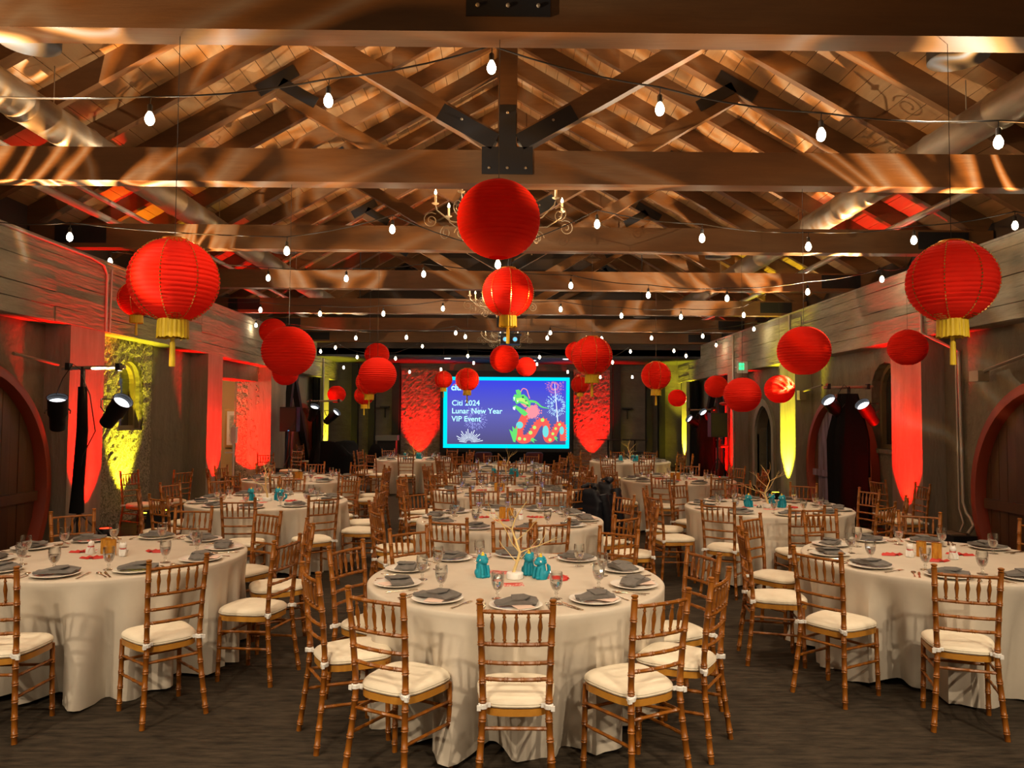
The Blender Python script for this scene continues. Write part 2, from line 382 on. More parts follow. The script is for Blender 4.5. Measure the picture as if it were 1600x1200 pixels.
# right bays
recess('R', YB, 6.6, wallR); recess('R', 7.5, 11.4, wallR)
nicheR = arch(13.2, .5, 1.25, 2.25, 8)
recess('R', 12.3, 16.4, wallR, [nicheR])
doorR = arch(19.35, .62, 0.0, 1.35, 12, .12)
doorR[0] = (doorR[0][0], .01); doorR[1] = (doorR[1][0], .01)
recess('R', 17.3, 20.7, wallR, [doorR]); recess('R', 21.4, 26.3, wallR, m='column'); recess('R', 27.0, YE, wallR)
w2 = thing('window_2', 'arched recessed window niche in rough plaster beside the red lit pilaster', None, kind='structure')
mb = MB(); arch_frame(mb, 13.2, .5, 1.25, 2.25, .07, .1, WR+.5, 1, 8); mb.build('window_frame', M['trimwood'], w2)
MB().prism(arch(13.2, .46, 1.28, 2.25, 8), .02, lambda u, v, t: (WR+.58+t, u, v)).build('pane', M['windowdark'], w2)
MB().bb(WR+.31, WR+.45, 12.65, 13.75, 1.17, 1.25).build('window_sill', M['plaster'], w2)
d1 = thing('door_1', 'arched grey doorway with raised plaster surround under the exit sign', None, kind='structure')
mb = MB(); arch_frame(mb, 19.35, .78, -.14, 1.38, .16, .12, WR+.28, 1, 12, .12); mb.build('arch_surround', M['column'], d1)
MB().bb(WR+.62, WR+.66, 18.75, 19.35, 0, 2.0).build('door_leaf', M['greydoor'], d1)
MB().bb(WR+.62, WR+.66, 19.36, 20.0, 0, 2.1).build('door_leaf', M['windowdark'], d1)
# end wall
ew = thing('wall_back', 'grey concrete end wall behind the screen with two rough red lit panels', None, kind='structure')
MB().bb(-6.6, WR+.6, YE, YE+.3, 0, 4.2).build('end_wall_face', M['endwall'], ew)
for a, b in ((-3.72, -2.32), (2.42, 3.72)):
    vs = []; fs = []; nx, nz = 22, 46
    for i in range(nx+1):
        for k in range(nz+1):
            e = i in (0, nx) or k in (0, nz)
            vs.append((a+(b-a)*i/nx, YE-.12+(0 if e else rr.uniform(-.014, .008)), 3.45*k/nz))
    for i in range(nx):
        for k in range(nz): q = i*(nz+1)+k; fs.append((q, q+nz+1, q+nz+2, q+1))
    q = len(vs); vs += [(a, YE, 0), (a, YE, 3.45), (b, YE, 0), (b, YE, 3.45)]
    fs += [(0, nz, q+1, q), (nx*(nz+1), q+2, q+3, nx*(nz+1)+nz), (nz, nx*(nz+1)+nz, q+3, q+1)]
    MB().add(vs, fs).build('rough_panel', M['endstone'], ew)
for x, wd in ((-5.35, .22), (-4.75, .22), (-3.9, .26), (3.95, .26), (5.1, .2), (5.55, .22)):
    k = MB().bb(x-wd/2, x+wd/2, YE-.28, YE-.001, 0, 3.62).build('steel_post', M['black'])
    tag(k, None, 'post', kind='structure')
posts = ['black steel post in the doorway side corner of the end wall', 'second black steel post from the doorway side corner', 'black steel post beside the doorway side red lit panel',
         'black steel post beside the exit side red lit panel', 'second black steel post from the exit side corner', 'black steel post in the exit side corner of the end wall']
for o, t in zip([o for o in C.objects if o.name.startswith('steel_post')], posts): o['label'] = t
wb = MB().bb(-6.6, WR+.6, YB-.2, YB, 0, 8.8).build('wall_front', M['plaster']); tag(wb, 'concrete wall behind the viewer', kind='structure')
# dropped dark soffit over the screen end
sf = thing('ceiling_soffit', 'low dark soffit with recessed downlights before the screen', None, kind='structure')
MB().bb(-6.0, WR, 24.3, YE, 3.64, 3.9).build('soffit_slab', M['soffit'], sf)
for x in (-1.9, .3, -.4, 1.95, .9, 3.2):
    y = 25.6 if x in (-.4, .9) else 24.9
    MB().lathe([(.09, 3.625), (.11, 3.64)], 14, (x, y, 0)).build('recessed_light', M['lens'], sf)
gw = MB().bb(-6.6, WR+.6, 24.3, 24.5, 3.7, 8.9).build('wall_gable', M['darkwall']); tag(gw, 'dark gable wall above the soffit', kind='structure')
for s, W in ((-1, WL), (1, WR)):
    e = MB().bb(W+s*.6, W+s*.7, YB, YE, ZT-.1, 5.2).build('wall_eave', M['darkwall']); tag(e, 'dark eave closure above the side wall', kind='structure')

# ------------------------------------------------------------------ roof: decking planks, rafters, trusses
RZ, SL = 8.25, .575
roof = thing('ceiling', 'pitched timber roof of sloping rafters under lengthwise decking boards', None, kind='structure')
for s in (-1, 1):
    ang = math.atan(SL); L = 7.0/math.cos(ang); n = 34; wp = L/n
    for i in range(n):
        r0_, r1_ = i*wp, (i+1)*wp-.008
        off = .15+rnd.uniform(0, .006)
        y = YB
        seg = [YB]+sorted(rnd.uniform(YB+1, 23) for _ in range(2))+[24.4]
        for a, b in zip(seg, seg[1:]):
            def q(r, o): return (s*(r*math.cos(ang)+o*math.sin(ang)), RZ-r*math.sin(ang)+o*math.cos(ang))
            vs = []
            for yy in (a+.003, b):
                for r, o in ((r0_, off), (r1_, off), (r1_, off+.04), (r0_, off+.04)):
                    X, Z = q(r, o); vs.append((X, yy, Z))
            MB().add(vs, [(0, 1, 2, 3), (7, 6, 5, 4), (0, 4, 5, 1), (1, 5, 6, 2), (2, 6, 7, 3), (3, 7, 4, 0)]).build('plank', M['deck'], roof)
    y = YB+.4
    k = 0
TY = [1.15, 4.47, 7.45, 10.5, 13.75, 17.1, 20.5, 23.9]
TW = .2
ang = math.atan(SL)
for s in (-1, 1):
    for a, b in zip([-2.2]+TY, TY):
        for j in (1, 2):
            y = a+TW/2+(b-a)*j/3
            MB().beam((s*.03, y, RZ+.02), (s*6.75, y, RZ+.02-6.72*SL), .10, .26).build('rafter', M['rafter'], roof)
MB().bb(-.05, .05, YB, 24.3, RZ-.1, RZ+.2).build('ridge_beam', M['rafter'], roof)
def truss(y, k):
    nm = ['behind the viewer', 'nearest overhead', 'second from the viewer, above the big plain lantern', 'third from the viewer', 'fourth from the viewer', 'fifth from the viewer', 'sixth from the viewer', 'last before the screen soffit'][k]
    t = thing('roof_truss', 'timber roof truss with black steel plates, '+nm, 'truss', (0, y, 0), kind='structure')
    zt = ZT+.33; yc = TW/2
    MB().bb(-6.55, 6.75, 0, TW, ZT, zt).build('tie_beam', M['beam'], t)
    MB().bb(-.095, .095, .02, TW-.02, zt, RZ).build('king_post', M['beam'], t)
    for s in (-1, 1):
        MB().beam((s*.05, yc, RZ), (s*6.7, yc, RZ-6.65*SL), TW-.04, .26).build('top_chord', M['beam'], t)
        MB().beam((s*.12, yc, zt+.10), (s*3.2, yc, RZ-3.2*SL-.12), TW-.06, .19).build('web_member', M['beam'], t)
    mb = MB(); f = lambda u, v, w_: (u, -.014+w_, v)
    fb = .012
    mb.prism([(-.25, ZT+.09), (.25, ZT+.09), (.25, ZT+.36), (-.25, ZT+.36)], fb, f)
    mb.prism([(-.085, ZT+.36), (.085, ZT+.36), (.085, ZT+.78), (-.085, ZT+.78)], fb, f)
    dv = Vector((3.2, RZ-3.2*SL-.12-zt-.10)).normalized(); nv = Vector((-dv.y, dv.x))
    for s in (-1, 1):
        a = Vector((.12, zt+.08)); b = a+dv*.62
        pl = [a-nv*.085, b-nv*.085, b+nv*.085, a+nv*.085]
        mb.prism([(s*p.x, p.y) for p in pl], fb-.001*s-.002, f)
    mb.build('gusset_plate', M['black'], t)
    mb = MB()
    for u, v in ((-.18, ZT+.15), (.18, ZT+.15), (0, ZT+.15), (0, ZT+.7), (.45, zt+.30), (-.45, zt+.30)):
        mb.ball((u, -.02, v), (.014, .01, .014), 6, 4)
    mb.build('bolt', M['iron'], t)
    for s in (-1, 1):
        c = Vector((s*3.2, RZ-3.2*SL)); cv = Vector((s*1, -SL)).normalized(); cn = Vector((-cv.y, cv.x)); g = lambda u, v, w_: (u, -.014+w_+.02, v)
        mb = MB(); mb.prism([tuple(c+cv*a+cn*b) for a, b in ((-.3, -.1), (.3, -.1), (.3, .08), (-.3, .08))], .012, g)
        wv = Vector((-s*dv.x, -dv.y)); wn_ = Vector((-wv.y, wv.x))
        mb.prism([tuple(c+wv*a+wn_*b) for a, b in ((.05, -.08), (.62, -.08), (.62, .08), (.05, .08))], .011, g)
        mb.build('connector_plate', M['black'], t)
        W = WL if s < 0 else WR
        MB().bb(W-s*.5, W+s*.2, -.012, 0, ZT+.06, ZT+.30).build('heel_plate', M['black'], t)
    return t
for k, y in enumerate(TY): truss(y, k)

# ducts and small pipes under the roof slope
def duct(x, z, r, label, y0=5.2, y1=22.5):
    t = thing('air_duct', label, 'duct', (x, 0, z))
    mb = MB(); pts = []; rad = []; y = y0
    while y < y1:
        pts += [(0, y, 0), (0, y+.02, 0), (0, y+.05, 0), (0, y+.07, 0)]; rad += [r, r+.012, r+.012, r]; y += 1.2
    pts.append((0, y1, 0)); rad.append(r)
    mb.tube(pts, rad, 20).build('duct_pipe', M['duct'], t, True)
    y = y0+.6
    while y < y1:
        zt = RZ-abs(x)*SL-z+.1; MB().tube([(0, y, r), (0, y, zt)], .006, 5).build('hanger_rod', M['iron'], t); y += 2.4
duct(-4.9, 4.90, .19, 'round metal air duct under the doorway side roof slope')
duct(5.0, 4.92, .19, 'round metal air duct under the exit sign side roof slope')
for x, z, r, l in ((-5.6, 4.5, .05, 'thin pipe running along the doorway side wall top'), (-5.35, 4.62, .035, 'thinner pipe beside the pipe on the doorway side wall top'), (5.75, 4.6, .05, 'thin pipe running along the exit side wall top')):
    tag(MB().tube([(x, 4.9, z), (x, 12, z), (x, 23.5, z)], r, 10).build('sprinkler_pipe', M['conduit'], None, True), l, 'pipe')

# ------------------------------------------------------------------ barrel doors
def barrel(side, yc, zc, r, label, blue=False, name='barrel_door'):
    s = 1 if side == 'R' else -1; W = WR if side == 'R' else WL; x = W+s*.34
    t = thing(name, label, 'door', (x, yc, 0))
    # rim ring, clipped by the floor
    n = 40; vs = []; fs = []
    a0 = math.asin(max(-1, -zc/r)); angs = [a0+(PI-2*a0)*i/n for i in range(n+1)]
    for a in angs:
        for rr_, dx in ((r, 0), (r, -.15*s), (r-.03, -.17*s), (r-.13, -.17*s), (r-.15, -.12*s), (r-.17, -.03*s), (r-.17, 0)):
            vs.append((dx, rr_*math.cos(a), max(0.0, zc+rr_*math.sin(a))))
    m_ = 7
    for i in range(n):
        for k in range(m_-1): q = i*m_+k; fs.append((q, q+m_, q+m_+1, q+1))
    MB().add(vs, fs).build('rim', M['rim'], t, True)
    y = -r+.17; wds = .17
    while y < r-.18:
        y1 = min(y+wds, r-.17); ri = r-.165
        h0 = math.sqrt(max(.0004, ri*ri-y*y)); h1 = math.sqrt(max(.0004, ri*ri-y1*y1))
        mid = (y+y1)/2; hm = math.sqrt(max(.0004, ri*ri-mid*mid)); dx = -s*(.035+rnd.uniform(0, .012))
        if hm > .12:
            zs = [(y+.004, max(0, zc-h0)), (y1-.004, max(0, zc-h1)), (y1-.004, zc+h1), (mid, zc+hm), (y+.004, zc+h0)]
            MB().prism(zs, .03, lambda u, v, w_: (dx+s*w_, u, v)).build('stave', M['barrelbluelit' if blue and y > -.2 and y < 1.0 else 'barrel'], t)
        y = y1
    MB().box((-s*.075, 0, zc-.12), (.05, 1.95*(r-.17)*math.cos(.1), .13)).build('cross_bar', M['barrelbluelit' if blue else 'barrel'], t)
    if not blue:
        MB().box((-s*.06, .25, zc-.1), (.02, .1, .06)).build('latch', M['iron'], t)
    return t
barrel('L', 8.93, .80, 1.64, 'round wooden barrel-head door with red rim in the doorway side wall, by the viewer')
barrel('R', 9.04, .77, 1.50, 'round wooden barrel-head door with red rim in the exit sign side wall, by the viewer')
barrel('R', 14.85, .78, 1.45, 'round barrel-head door behind the black draped light stand, staves tinted with painted bluish light', True)
barrel('L', 23.6, .78, 1.35, 'dark round barrel-head door beyond the doorway, near the screen')
barrel('R', 24.2, .78, 1.35, 'dark round barrel-head door beyond the exit sign, near the screen')

# ------------------------------------------------------------------ chiavari chair (local +Y looks at the table)
def node_tube(mb, pts, r, step=.085, n=8, start=.05):
    """turned bamboo bar: a tube along pts with small double rings every step"""
    pts = [Vector(p) for p in pts]; d = [0]
    for a, b in zip(pts, pts[1:]): d.append(d[-1]+(b-a).length)
    tot = d[-1]
    def at(t):
        for i in range(len(pts)-1):
            if t <= d[i+1] or i == len(pts)-2: return pts[i].lerp(pts[i+1], (t-d[i])/(d[i+1]-d[i]))
    ts = set([0, tot]) | set(d); prof = {}
    for t in ts: prof[t] = r
    k = start
    while k < tot-.02:
        for o, rr_ in ((-.009, r), (-.006, r*1.22), (0, r*.98), (.006, r*1.22), (.009, r)):
            prof[k+o] = rr_
        k += step
    ks = sorted(prof)
    mb.tube([at(max(0, min(tot, t))) for t in ks], [prof[t] for t in ks], n)
def spindle(mb, a, b, r, n=6):
    a = Vector(a); b = Vector(b); prof = [(0, .5), (.1, .6), (.14, .95), (.18, .6), (.4, .9), (.52, 1.15), (.62, 1.0), (.8, .55), (.84, .9), (.88, .55), (1, .5)]
    mb.tube([a.lerp(b, t) for t, _ in prof], [r*q for _, q in prof], n)
def outline(sc_, n=28, grow=0):
    pts = []
    for k in range(n):
        t = 2*PI*k/n; c, s = math.cos(t), math.sin(t)
        p = 2/3.6; x = abs(c)**p*(1 if c > 0 else -1); y = abs(s)**p*(1 if s > 0 else -1)
        if y > 0: y = y*(1+.06*(1-x*x))
        wd = .180+.022*y; pts.append(((wd*x)*sc_, (.192*y+.005)*sc_))
    return pts
def post_pts(s):
    return [(s*.182, -.235, 0), (s*.168, -.215, .16), (s*.155, -.195, .33), (s*.150, -.188, .43), (s*.152, -.19, .52), (s*.158, -.205, .70), (s*.166, -.235, .925)]
def post_at(s, z):
    p = post_pts(s)
    for a, b in zip(p, p[1:]):
        if z <= b[2]: return Vector(a).lerp(Vector(b), (z-a[2])/(b[2]-a[2]))
    return Vector(p[-1])
def make_chair(lod):
    t = thing('chiavari_chair', 'bamboo-style wooden chair', 'chair')
    rails = (.893, .742, .656, .58)
    def rail_mb(mb, z, r=.0095):
        a, b = post_at(-1, z), post_at(1, z); mid = (a+b)/2+Vector((0, -.018, 0))
        node_tube(mb, [a, a.lerp(mid, .5)+Vector((0, -.005, 0)), mid, mid.lerp(b, .5)+Vector((0, -.005, 0)), b], r, .075, 6, .035)
    def post_mb(mb, s, n=8):
        node_tube(mb, post_pts(s), .0155, .088, n, .045)
        p = post_at(s, .925); mb.lathe([(.010, 0), (.017, .004), (.011, .009), (.017, .014), (.017, .022), (.008, .026)], n, p)
    def front_mb(mb, s, n=8):
        node_tube(mb, [(s*.176, .165, 0), (s*.172, .16, .2), (s*.17, .155, .425)], .0145, .09, n, .05)
    def str_mb(mb, k):
        lf = lambda s, z: Vector((s*.172, .16, z))
        bars = [(post_at(-1, .355), post_at(1, .355)), (post_at(-1, .345), lf(-1, .33)), (post_at(1, .345), lf(1, .33)), (post_at(-1, .235), lf(-1, .22)), (post_at(1, .235), lf(1, .22)), (lf(-1, .30), lf(1, .30))]
        a, b = bars[k]; node_tube(mb, [a, b], .0085, .11, 6, .06)
    def spin(mb, i):
        f = (i+1)/6; a0_, a1_ = post_at(-1, .742), post_at(1, .742); b0, b1 = post_at(-1, .893), post_at(1, .893); bow = -.018*(1-(2*f-1)**2)
        spindle(mb, a0_.lerp(a1_, f)+Vector((0, bow, 0)), b0.lerp(b1, f)+Vector((0, bow, 0)), .0105)
    if lod == 0:
        for s in (-1, 1):
            mb = MB(); post_mb(mb, s); mb.build('back_post', M['chair'], t, True)
            mb = MB(); front_mb(mb, s); mb.build('front_leg', M['chair'], t, True)
        for z in rails: mb = MB(); rail_mb(mb, z); mb.build('back_rail', M['chair'], t, True)
        for i in range(5): mb = MB(); spin(mb, i); mb.build('spindle', M['chair'], t, True)
        for k in range(6): mb = MB(); str_mb(mb, k); mb.build('stretcher', M['chair'], t, True)
    else:
        mb = MB()
        for s in (-1, 1): post_mb(mb, s, 6); front_mb(mb, s, 5)
        for z in rails: rail_mb(mb, z)
        for i in range(5): spin(mb, i)
        for k in range(6): str_mb(mb, k)
        mb.build('frame', M['chair'], t, True)
    # seat rim
    mb = MB(); o = outline(1.0); n = len(o)
    vs = [(x, y, z) for z in (.405, .437) for x, y in o]
    mb.add(vs, [tuple(range(n-1, -1, -1)), tuple(range(n, 2*n))]+[(i, (i+1) % n, n+(i+1) % n, n+i) for i in range(n)])
    mb.build('seat_rim', M['seatrim'], t, True)
    # cushion
    mb = MB(); vs = []; fs = []
    ring = [(.438, .95), (.441, 1.0), (.449, 1.025), (.456, 1.01), (.459, 1.02), (.468, 1.0), (.478, .94), (.485, .78), (.489, .45), (.490, .12)]
    for z, k in ring: vs += [(x*k, y*k, z) for x, y in outline(1.0)]
    for i in range(len(ring)-1): fs += [(i*n+a, i*n+(a+1) % n, (i+1)*n+(a+1) % n, (i+1)*n+a) for a in range(n)]
    fs += [tuple(range(n-1, -1, -1)), tuple((len(ring)-1)*n+a for a in range(n))]
    mb.add(vs, fs).build('cushion', M['cushion'], t, True)
    for s in (-1, 1):
        mb = MB(); p = post_at(s, .455)
        mb.lathe([(.017, -.012), (.022, -.01), (.022, .008), (.017, .012)], 8, p)
        mb.box(p+Vector((s*.018, -.014, -.006)), (.018, .014, .022))
        mb.box(p+Vector((-s*.02, .01, 0)), (.03, .012, .018))
        mb.build('cushion_tie', M['white'], t)
        if lod: break
    return t

# ------------------------------------------------------------------ tables
R_T = .915
def cloth(seed, rot0=0):
    rr = random.Random(seed); mb = MB(); n = 200
    hs = [(k, rr.uniform(0, 2*PI), rr.uniform(.5, 1)) for k in (7, 11, 14, 19)]
    def wave(t):
        v = sum(a*math.sin(k*t+p) for k, p, a in hs)/2.1
        v = max(-1, min(1, v*1.5)); return abs(v)**.75*(1 if v > 0 else -1)
    hz = [rr.uniform(0, 2*PI) for _ in range(3)]
    rows = [0, .03, .07, .13, .2, .28, .37, .46, .55, .64, .73, .82, .9, 1.0]
    vs = []; 
    for r in (.3, .6, .86, .90): vs += [(r*math.cos(2*PI*k/n), r*math.sin(2*PI*k/n), .762) for k in range(n)]
    vs += [(.913*math.cos(2*PI*k/n), .913*math.sin(2*PI*k/n), .7595) for k in range(n)]
    for q in rows:
        for k in range(n):
            t = 2*PI*k/n; wv = wave(t); fold = (max(0, q-.05)**.85)*(.175*wv-.07)
            da = (t-math.radians(-90+rot0)) % (2*PI/10); da = min(da, 2*PI/10-da)
            if fold > 0 or q < .5: fold *= 1-math.exp(-(da/.2)**6)*(1 if fold > 0 else .0)
            fold += .010*min(1, max(0, q-.04)*2.5)*math.sin(37*t+hz[0]+3*math.sin(4*t))
            z = .752-q*(.735-.02*math.sin(5*t+hz[1])-.012*math.sin(11*t+hz[2])) 
            z = max(.004, z)
            r = .920-.006*min(1, q*3)+fold+(.04*max(0, wv-.6) if q > .95 and da > .2 else 0)
            vs.append((r*math.cos(t), r*math.sin(t), z))
    m = 5+len(rows)
    fs = [(i*n+k, i*n+(k+1) % n, (i+1)*n+(k+1) % n, (i+1)*n+k) for i in range(m-1) for k in range(n)]
    fs.append(tuple(range(n)))
    return mb.add(vs, fs)
# name words, X, Y(depth), rotation of the first chair, first chair is the one nearest the viewer
TABLES = [
    ('front middle table', .07, 4.88, 0), ('front table on the doorway side', -2.83, 5.62, 2), ('front table on the exit sign side', 3.15, 5.65, -24),
    ('second table of the middle row', .05, 7.65, 12), ('second table on the doorway side', -2.80, 9.15, 4), ('second table on the exit sign side', 2.98, 8.75, -3),
    ('third table of the middle row', -.04, 10.45, 8), ('fourth table of the middle row', .02, 12.95, 0), ('fifth table of the middle row', -.02, 15.6, 10),
    ('third table on the doorway side', -3.25, 12.3, 6), ('third table on the exit sign side', 2.80, 12.5, 14), ('last table on the doorway side', -2.15, 18.1, 0),
    ('last table on the exit sign side', 2.85, 17.6, 5)]
TEAL = {0, 4, 5, 7, 11, 12}
chair_proto = [None, None]
ORD = ['the chair turning its back to the viewer', 'first', 'second', 'third', 'fourth', 'fifth', 'sixth', 'seventh', 'eighth', 'ninth']
NCH = 10
FRONT = [(0, 1.12), (30, 1.12), (61, 1.06), (95, .90), (139, .97), (180, .97), (221, .97), (274, .97), (304, 1.07), (330, 1.13)]
def inview(p, m=40):
    x, y = proj(p); return -m < x < 1600+m and -m < y < 1200+m
def setlabel(what, i, tn):
    if i == 0: return what+(', its back towards the camera, ' if 'chair' in what else ' at the front seat, ')+tn
    return '%s, %s clockwise from the front seat, %s' % (what, ORD[i], tn)
# place-setting prototypes
def make_plate():
    t = MB().lathe([(.0, .0), (.085, 0), (.10, .006), (.140, .017), (.143, .019), (.138, .021), (.098, .011), (.085, .008), (0.0005, .008)], 36).build('dinner_plate', M['plate'], None, True); return tag(t, 'x', 'plate')
def make_napkin(v):
    rr = random.Random(v); mb = MB(); nx, ny = 12, 6; L, Wd = .245, .118
    def top(i, j, lift):
        u = i/nx-.5; w_ = j/ny-.5
        x = u*L*(1-.10*abs(w_)*2)+.02*w_; y = w_*Wd*(1+.25*u)+.012*math.sin(3*u+v)
        z = lift+.012*math.cos(u*3)*math.cos(w_*2.6)+.006*math.sin(7*u+v)+.004*math.sin(11*w_+5*u+v)
        return (x, y, z)
    vs = [top(i, j, .016) for i in range(nx+1) for j in range(ny+1)]+[(top(i, j, 0)[0]*.97, top(i, j, 0)[1]*.97, .001) for i in range(nx+1) for j in range(ny+1)]
    q = (nx+1)*(ny+1); fs = []
    for i in range(nx):
        for j in range(ny): a = i*(ny+1)+j; fs += [(a, a+ny+1, a+ny+2, a+1), (q+a, q+a+1, q+a+ny+2, q+a+ny+1)]
    for i in range(nx):
        a = i*(ny+1); fs.append((a, a+ny+1, q+a+ny+1, q+a)); a += ny; fs.append((a, q+a, q+a+ny+1, a+ny+1))
    for j in range(ny):
        fs.append((j, q+j, q+j+1, j+1)); a = nx*(ny+1)+j; fs.append((a, a+1, q+a+1, q+a))
    o = mb.add(vs, fs).build('folded_napkin', M['napkin'], None, True); tag(o, 'x', 'napkin')
    mb = MB()                                       # loose flap folded across
    pts = [(-.03, -.055), (.035, -.058), (.075, -.01), (.05, .058), (-.02, .055)]
    mb.prism(pts, .006, lambda u, v_, w_: (u, v_, .030+w_+.1*u*.3-.9*v_*v_)); mb.build('napkin_fold', M['napkin'], o)
    return o
def make_fork():
    mb = MB(); mb.add(*strip([(0, -.095, .004, .006), (0, -.04, .003, .0035), (0, .03, .006, .003), (0, .05, .004, .011)]))
    for k in range(4): mb.box((-.0085+k*.0057, .073, .006), (.0028, .046, .0016))
    return tag(mb.build('fork', M['steel'], None), 'x', 'fork')
def strip(rows):                                    # (x, y, z, half width) -> slim solid
    vs = []; fs = []
    for x, y, z, h in rows: vs += [(x-h, y, z), (x+h, y, z), (x+h*.7, y, z+.0025), (x-h*.7, y, z+.0025)]
    for i in range(len(rows)-1):
        a = i*4; fs += [(a, a+1, a+5, a+4), (a+1, a+2, a+6, a+5), (a+2, a+3, a+7, a+6), (a+3, a, a+4, a+7)]
    fs += [(3, 2, 1, 0), tuple(len(vs)-4+i for i in range(4))]; return vs, fs
def make_knife():
    mb = MB(); mb.add(*strip([(0, -.11, .001, .006), (0, -.10, .001, .0075), (0, -.01, .001, .005), (0, 0, .001, .009), (.002, .08, .001, .009), (.005, .105, .001, .002)]))
    return tag(mb.build('table_knife', M['steel'], None), 'x', 'knife')
def make_spoon():
    mb = MB(); mb.add(*strip([(0, -.09, .003, .007), (0, -.03, .003, .003), (0, .045, .006, .003)]))
    mb.ball((0, .068, .006), (.017, .026, .005), 12, 6)
    return tag(mb.build('spoon', M['steel'], None, True), 'x', 'spoon')
def make_goblet():
    t = thing('water_goblet', 'x', 'glass')
    MB().lathe([(.0335, 0), (.034, .003), (.012, .008), (.006, .016), (.007, .026), (.012, .031), (.007, .037), (.0095, .043), (.024, .058), (.033, .080), (.0365, .105), (.0365, .128), (.034, .150),
                (.0325, .150), (.035, .128), (.035, .105), (.0315, .080), (.022, .060), (.001, .047)], 20).build('glass_body', M['glass'], t, True)
    MB().lathe([(.001, .0485), (.0205, .061), (.030, .080), (.0325, .100), (.0325, .102), (.001, .102)], 18).build('water', M['water'], t, True)
    return t
def make_card():
    mb = MB(); mb.box((0, 0, .0012), (.10, .19, .002)); return tag(mb.build('menu_card', M['card'], None), 'x', 'card')
Y = {}
FAR = 11.5
used = set()
def put(key, maker, loc, rz, label, group):
    if key not in Y: Y[key] = maker()
    o = Y[key]
    if key not in used:
        used.add(key); o.location = loc; o.rotation_euler = (0, 0, rz); o['label'] = label; o['group'] = group; return o
    return dup(o, loc, rz, label, group)
tab = thing('round_table', 'x', 'table')
MB().lathe([(.0, .735), (.88, .735), (.895, .74), (.895, .752), (.89, .756), (.001, .756)], 48).build('tabletop', M['table'], tab)
for a in (45, 135, 225, 315):
    MB().tube([(.5*math.cos(math.radians(a)), .5*math.sin(math.radians(a)), 0), (.5*math.cos(math.radians(a)), .5*math.sin(math.radians(a)), .735)], .014, 8).build('leg', M['table'], tab)
TOP = .7625
FARGL = 18.3
for ti, (tn, tx, ty, rot) in enumerate(TABLES):
    if ti == 0: tab.location = (tx, ty, 0); tab['label'] = 'round banquet table under the cloth, '+tn; tab['group'] = 'round banquet tables'
    else: dup(tab, (tx, ty, 0), 0, 'round banquet table under the cloth, '+tn, 'round banquet tables')
    c = cloth(11+ti, rot).build('tablecloth', M['cloth'], None, True, (tx, ty, 0))
    tag(c, 'long beige linen cloth draped to the floor, '+tn, 'tablecloth', 'tablecloths on the round tables')
    lod = 0 if ty < 10.8 else 1
    for i in range(NCH):
        a = math.radians(-90+rot-36*i)
        if ti == 0: a = math.radians(-90-FRONT[i][0])
        tw = {3: -.42, 7: .42}.get(i, 0) if ti == 0 else 0
        j = (rr.uniform(-.04, .04), rr.uniform(-.03, .05)) if ti else (rr.uniform(-.015, .015), rr.uniform(-.01, .01))
        r = FRONT[i][1] if ti == 0 else 1.15+max(0, j[1]); x = tx+r*math.cos(a+j[0]); y = ty+r*math.sin(a+j[0]); rz = a+j[0]+PI/2+rr.uniform(-.09, .09)*(1 if ti else .4)+tw
        if inview((x, y, .9), 45) or inview((x, y, .45), 30):
            lab = setlabel('bamboo-style wooden chair', i, tn)
            if ti == 8 and lod == 1: pass
            if chair_proto[lod] is None:
                o = chair_proto[lod] = make_chair(lod); o.location = (x, y, 0); o.rotation_euler = (0, 0, rz); o['label'] = lab; o['group'] = 'chairs around the round tables'
            else: dup(chair_proto[lod], (x, y, 0), rz, lab, 'chairs around the round tables')
        # the setting
        a = math.radians(-90+rot-36*i)+rr.uniform(-.02, .02); ca, sa = math.cos(a), math.sin(a)
        def at(r_, t_): return (tx+r_*ca-t_*sa, ty+r_*sa+t_*ca)
        px, py = at(.745, 0)
        if not inview((px, py, TOP), 20): continue
        rz = a+PI/2
        gp = ' on the round tables'
        put('plate', make_plate, (px, py, TOP), 0, setlabel('white dinner plate', i, tn), 'dinner plates'+gp)
        nv = rr.randint(0, 2)
        if ty < 9.5 and rr.random() < (.5 if ti == 0 else .25):
            put('card', make_card, (*at(.765, .02), TOP+.0205), rz+.4, setlabel('pinkish menu card', i, tn), 'menu cards on the plates')
        put('napkin%d' % nv, lambda: make_napkin(nv), (*at(.745, rr.uniform(-.01, .01)), TOP+.0235), rz+rr.uniform(-.35, .35), setlabel('folded grey napkin', i, tn), 'grey napkins'+gp)
        if ty < 8.2:
            put('fork', make_fork, (*at(.75, .175), TOP), rz+rr.uniform(-.12, .12), setlabel('steel dinner fork', i, tn), 'forks'+gp)
            put('knife', make_knife, (*at(.75, -.17), TOP), rz+rr.uniform(-.1, .1), setlabel('steel dinner knife', i, tn), 'knives'+gp)
            put('spoon', make_spoon, (*at(.755, -.20), TOP), rz+rr.uniform(-.1, .1), setlabel('steel soup spoon', i, tn), 'spoons'+gp)
        gx, gy = at(.565+rr.uniform(-.02, .02), -.115+rr.uniform(-.03, .03))
        put('goblet', make_goblet, (gx, gy, TOP), 0, setlabel('stemmed water goblet', i, tn), 'water goblets'+gp)

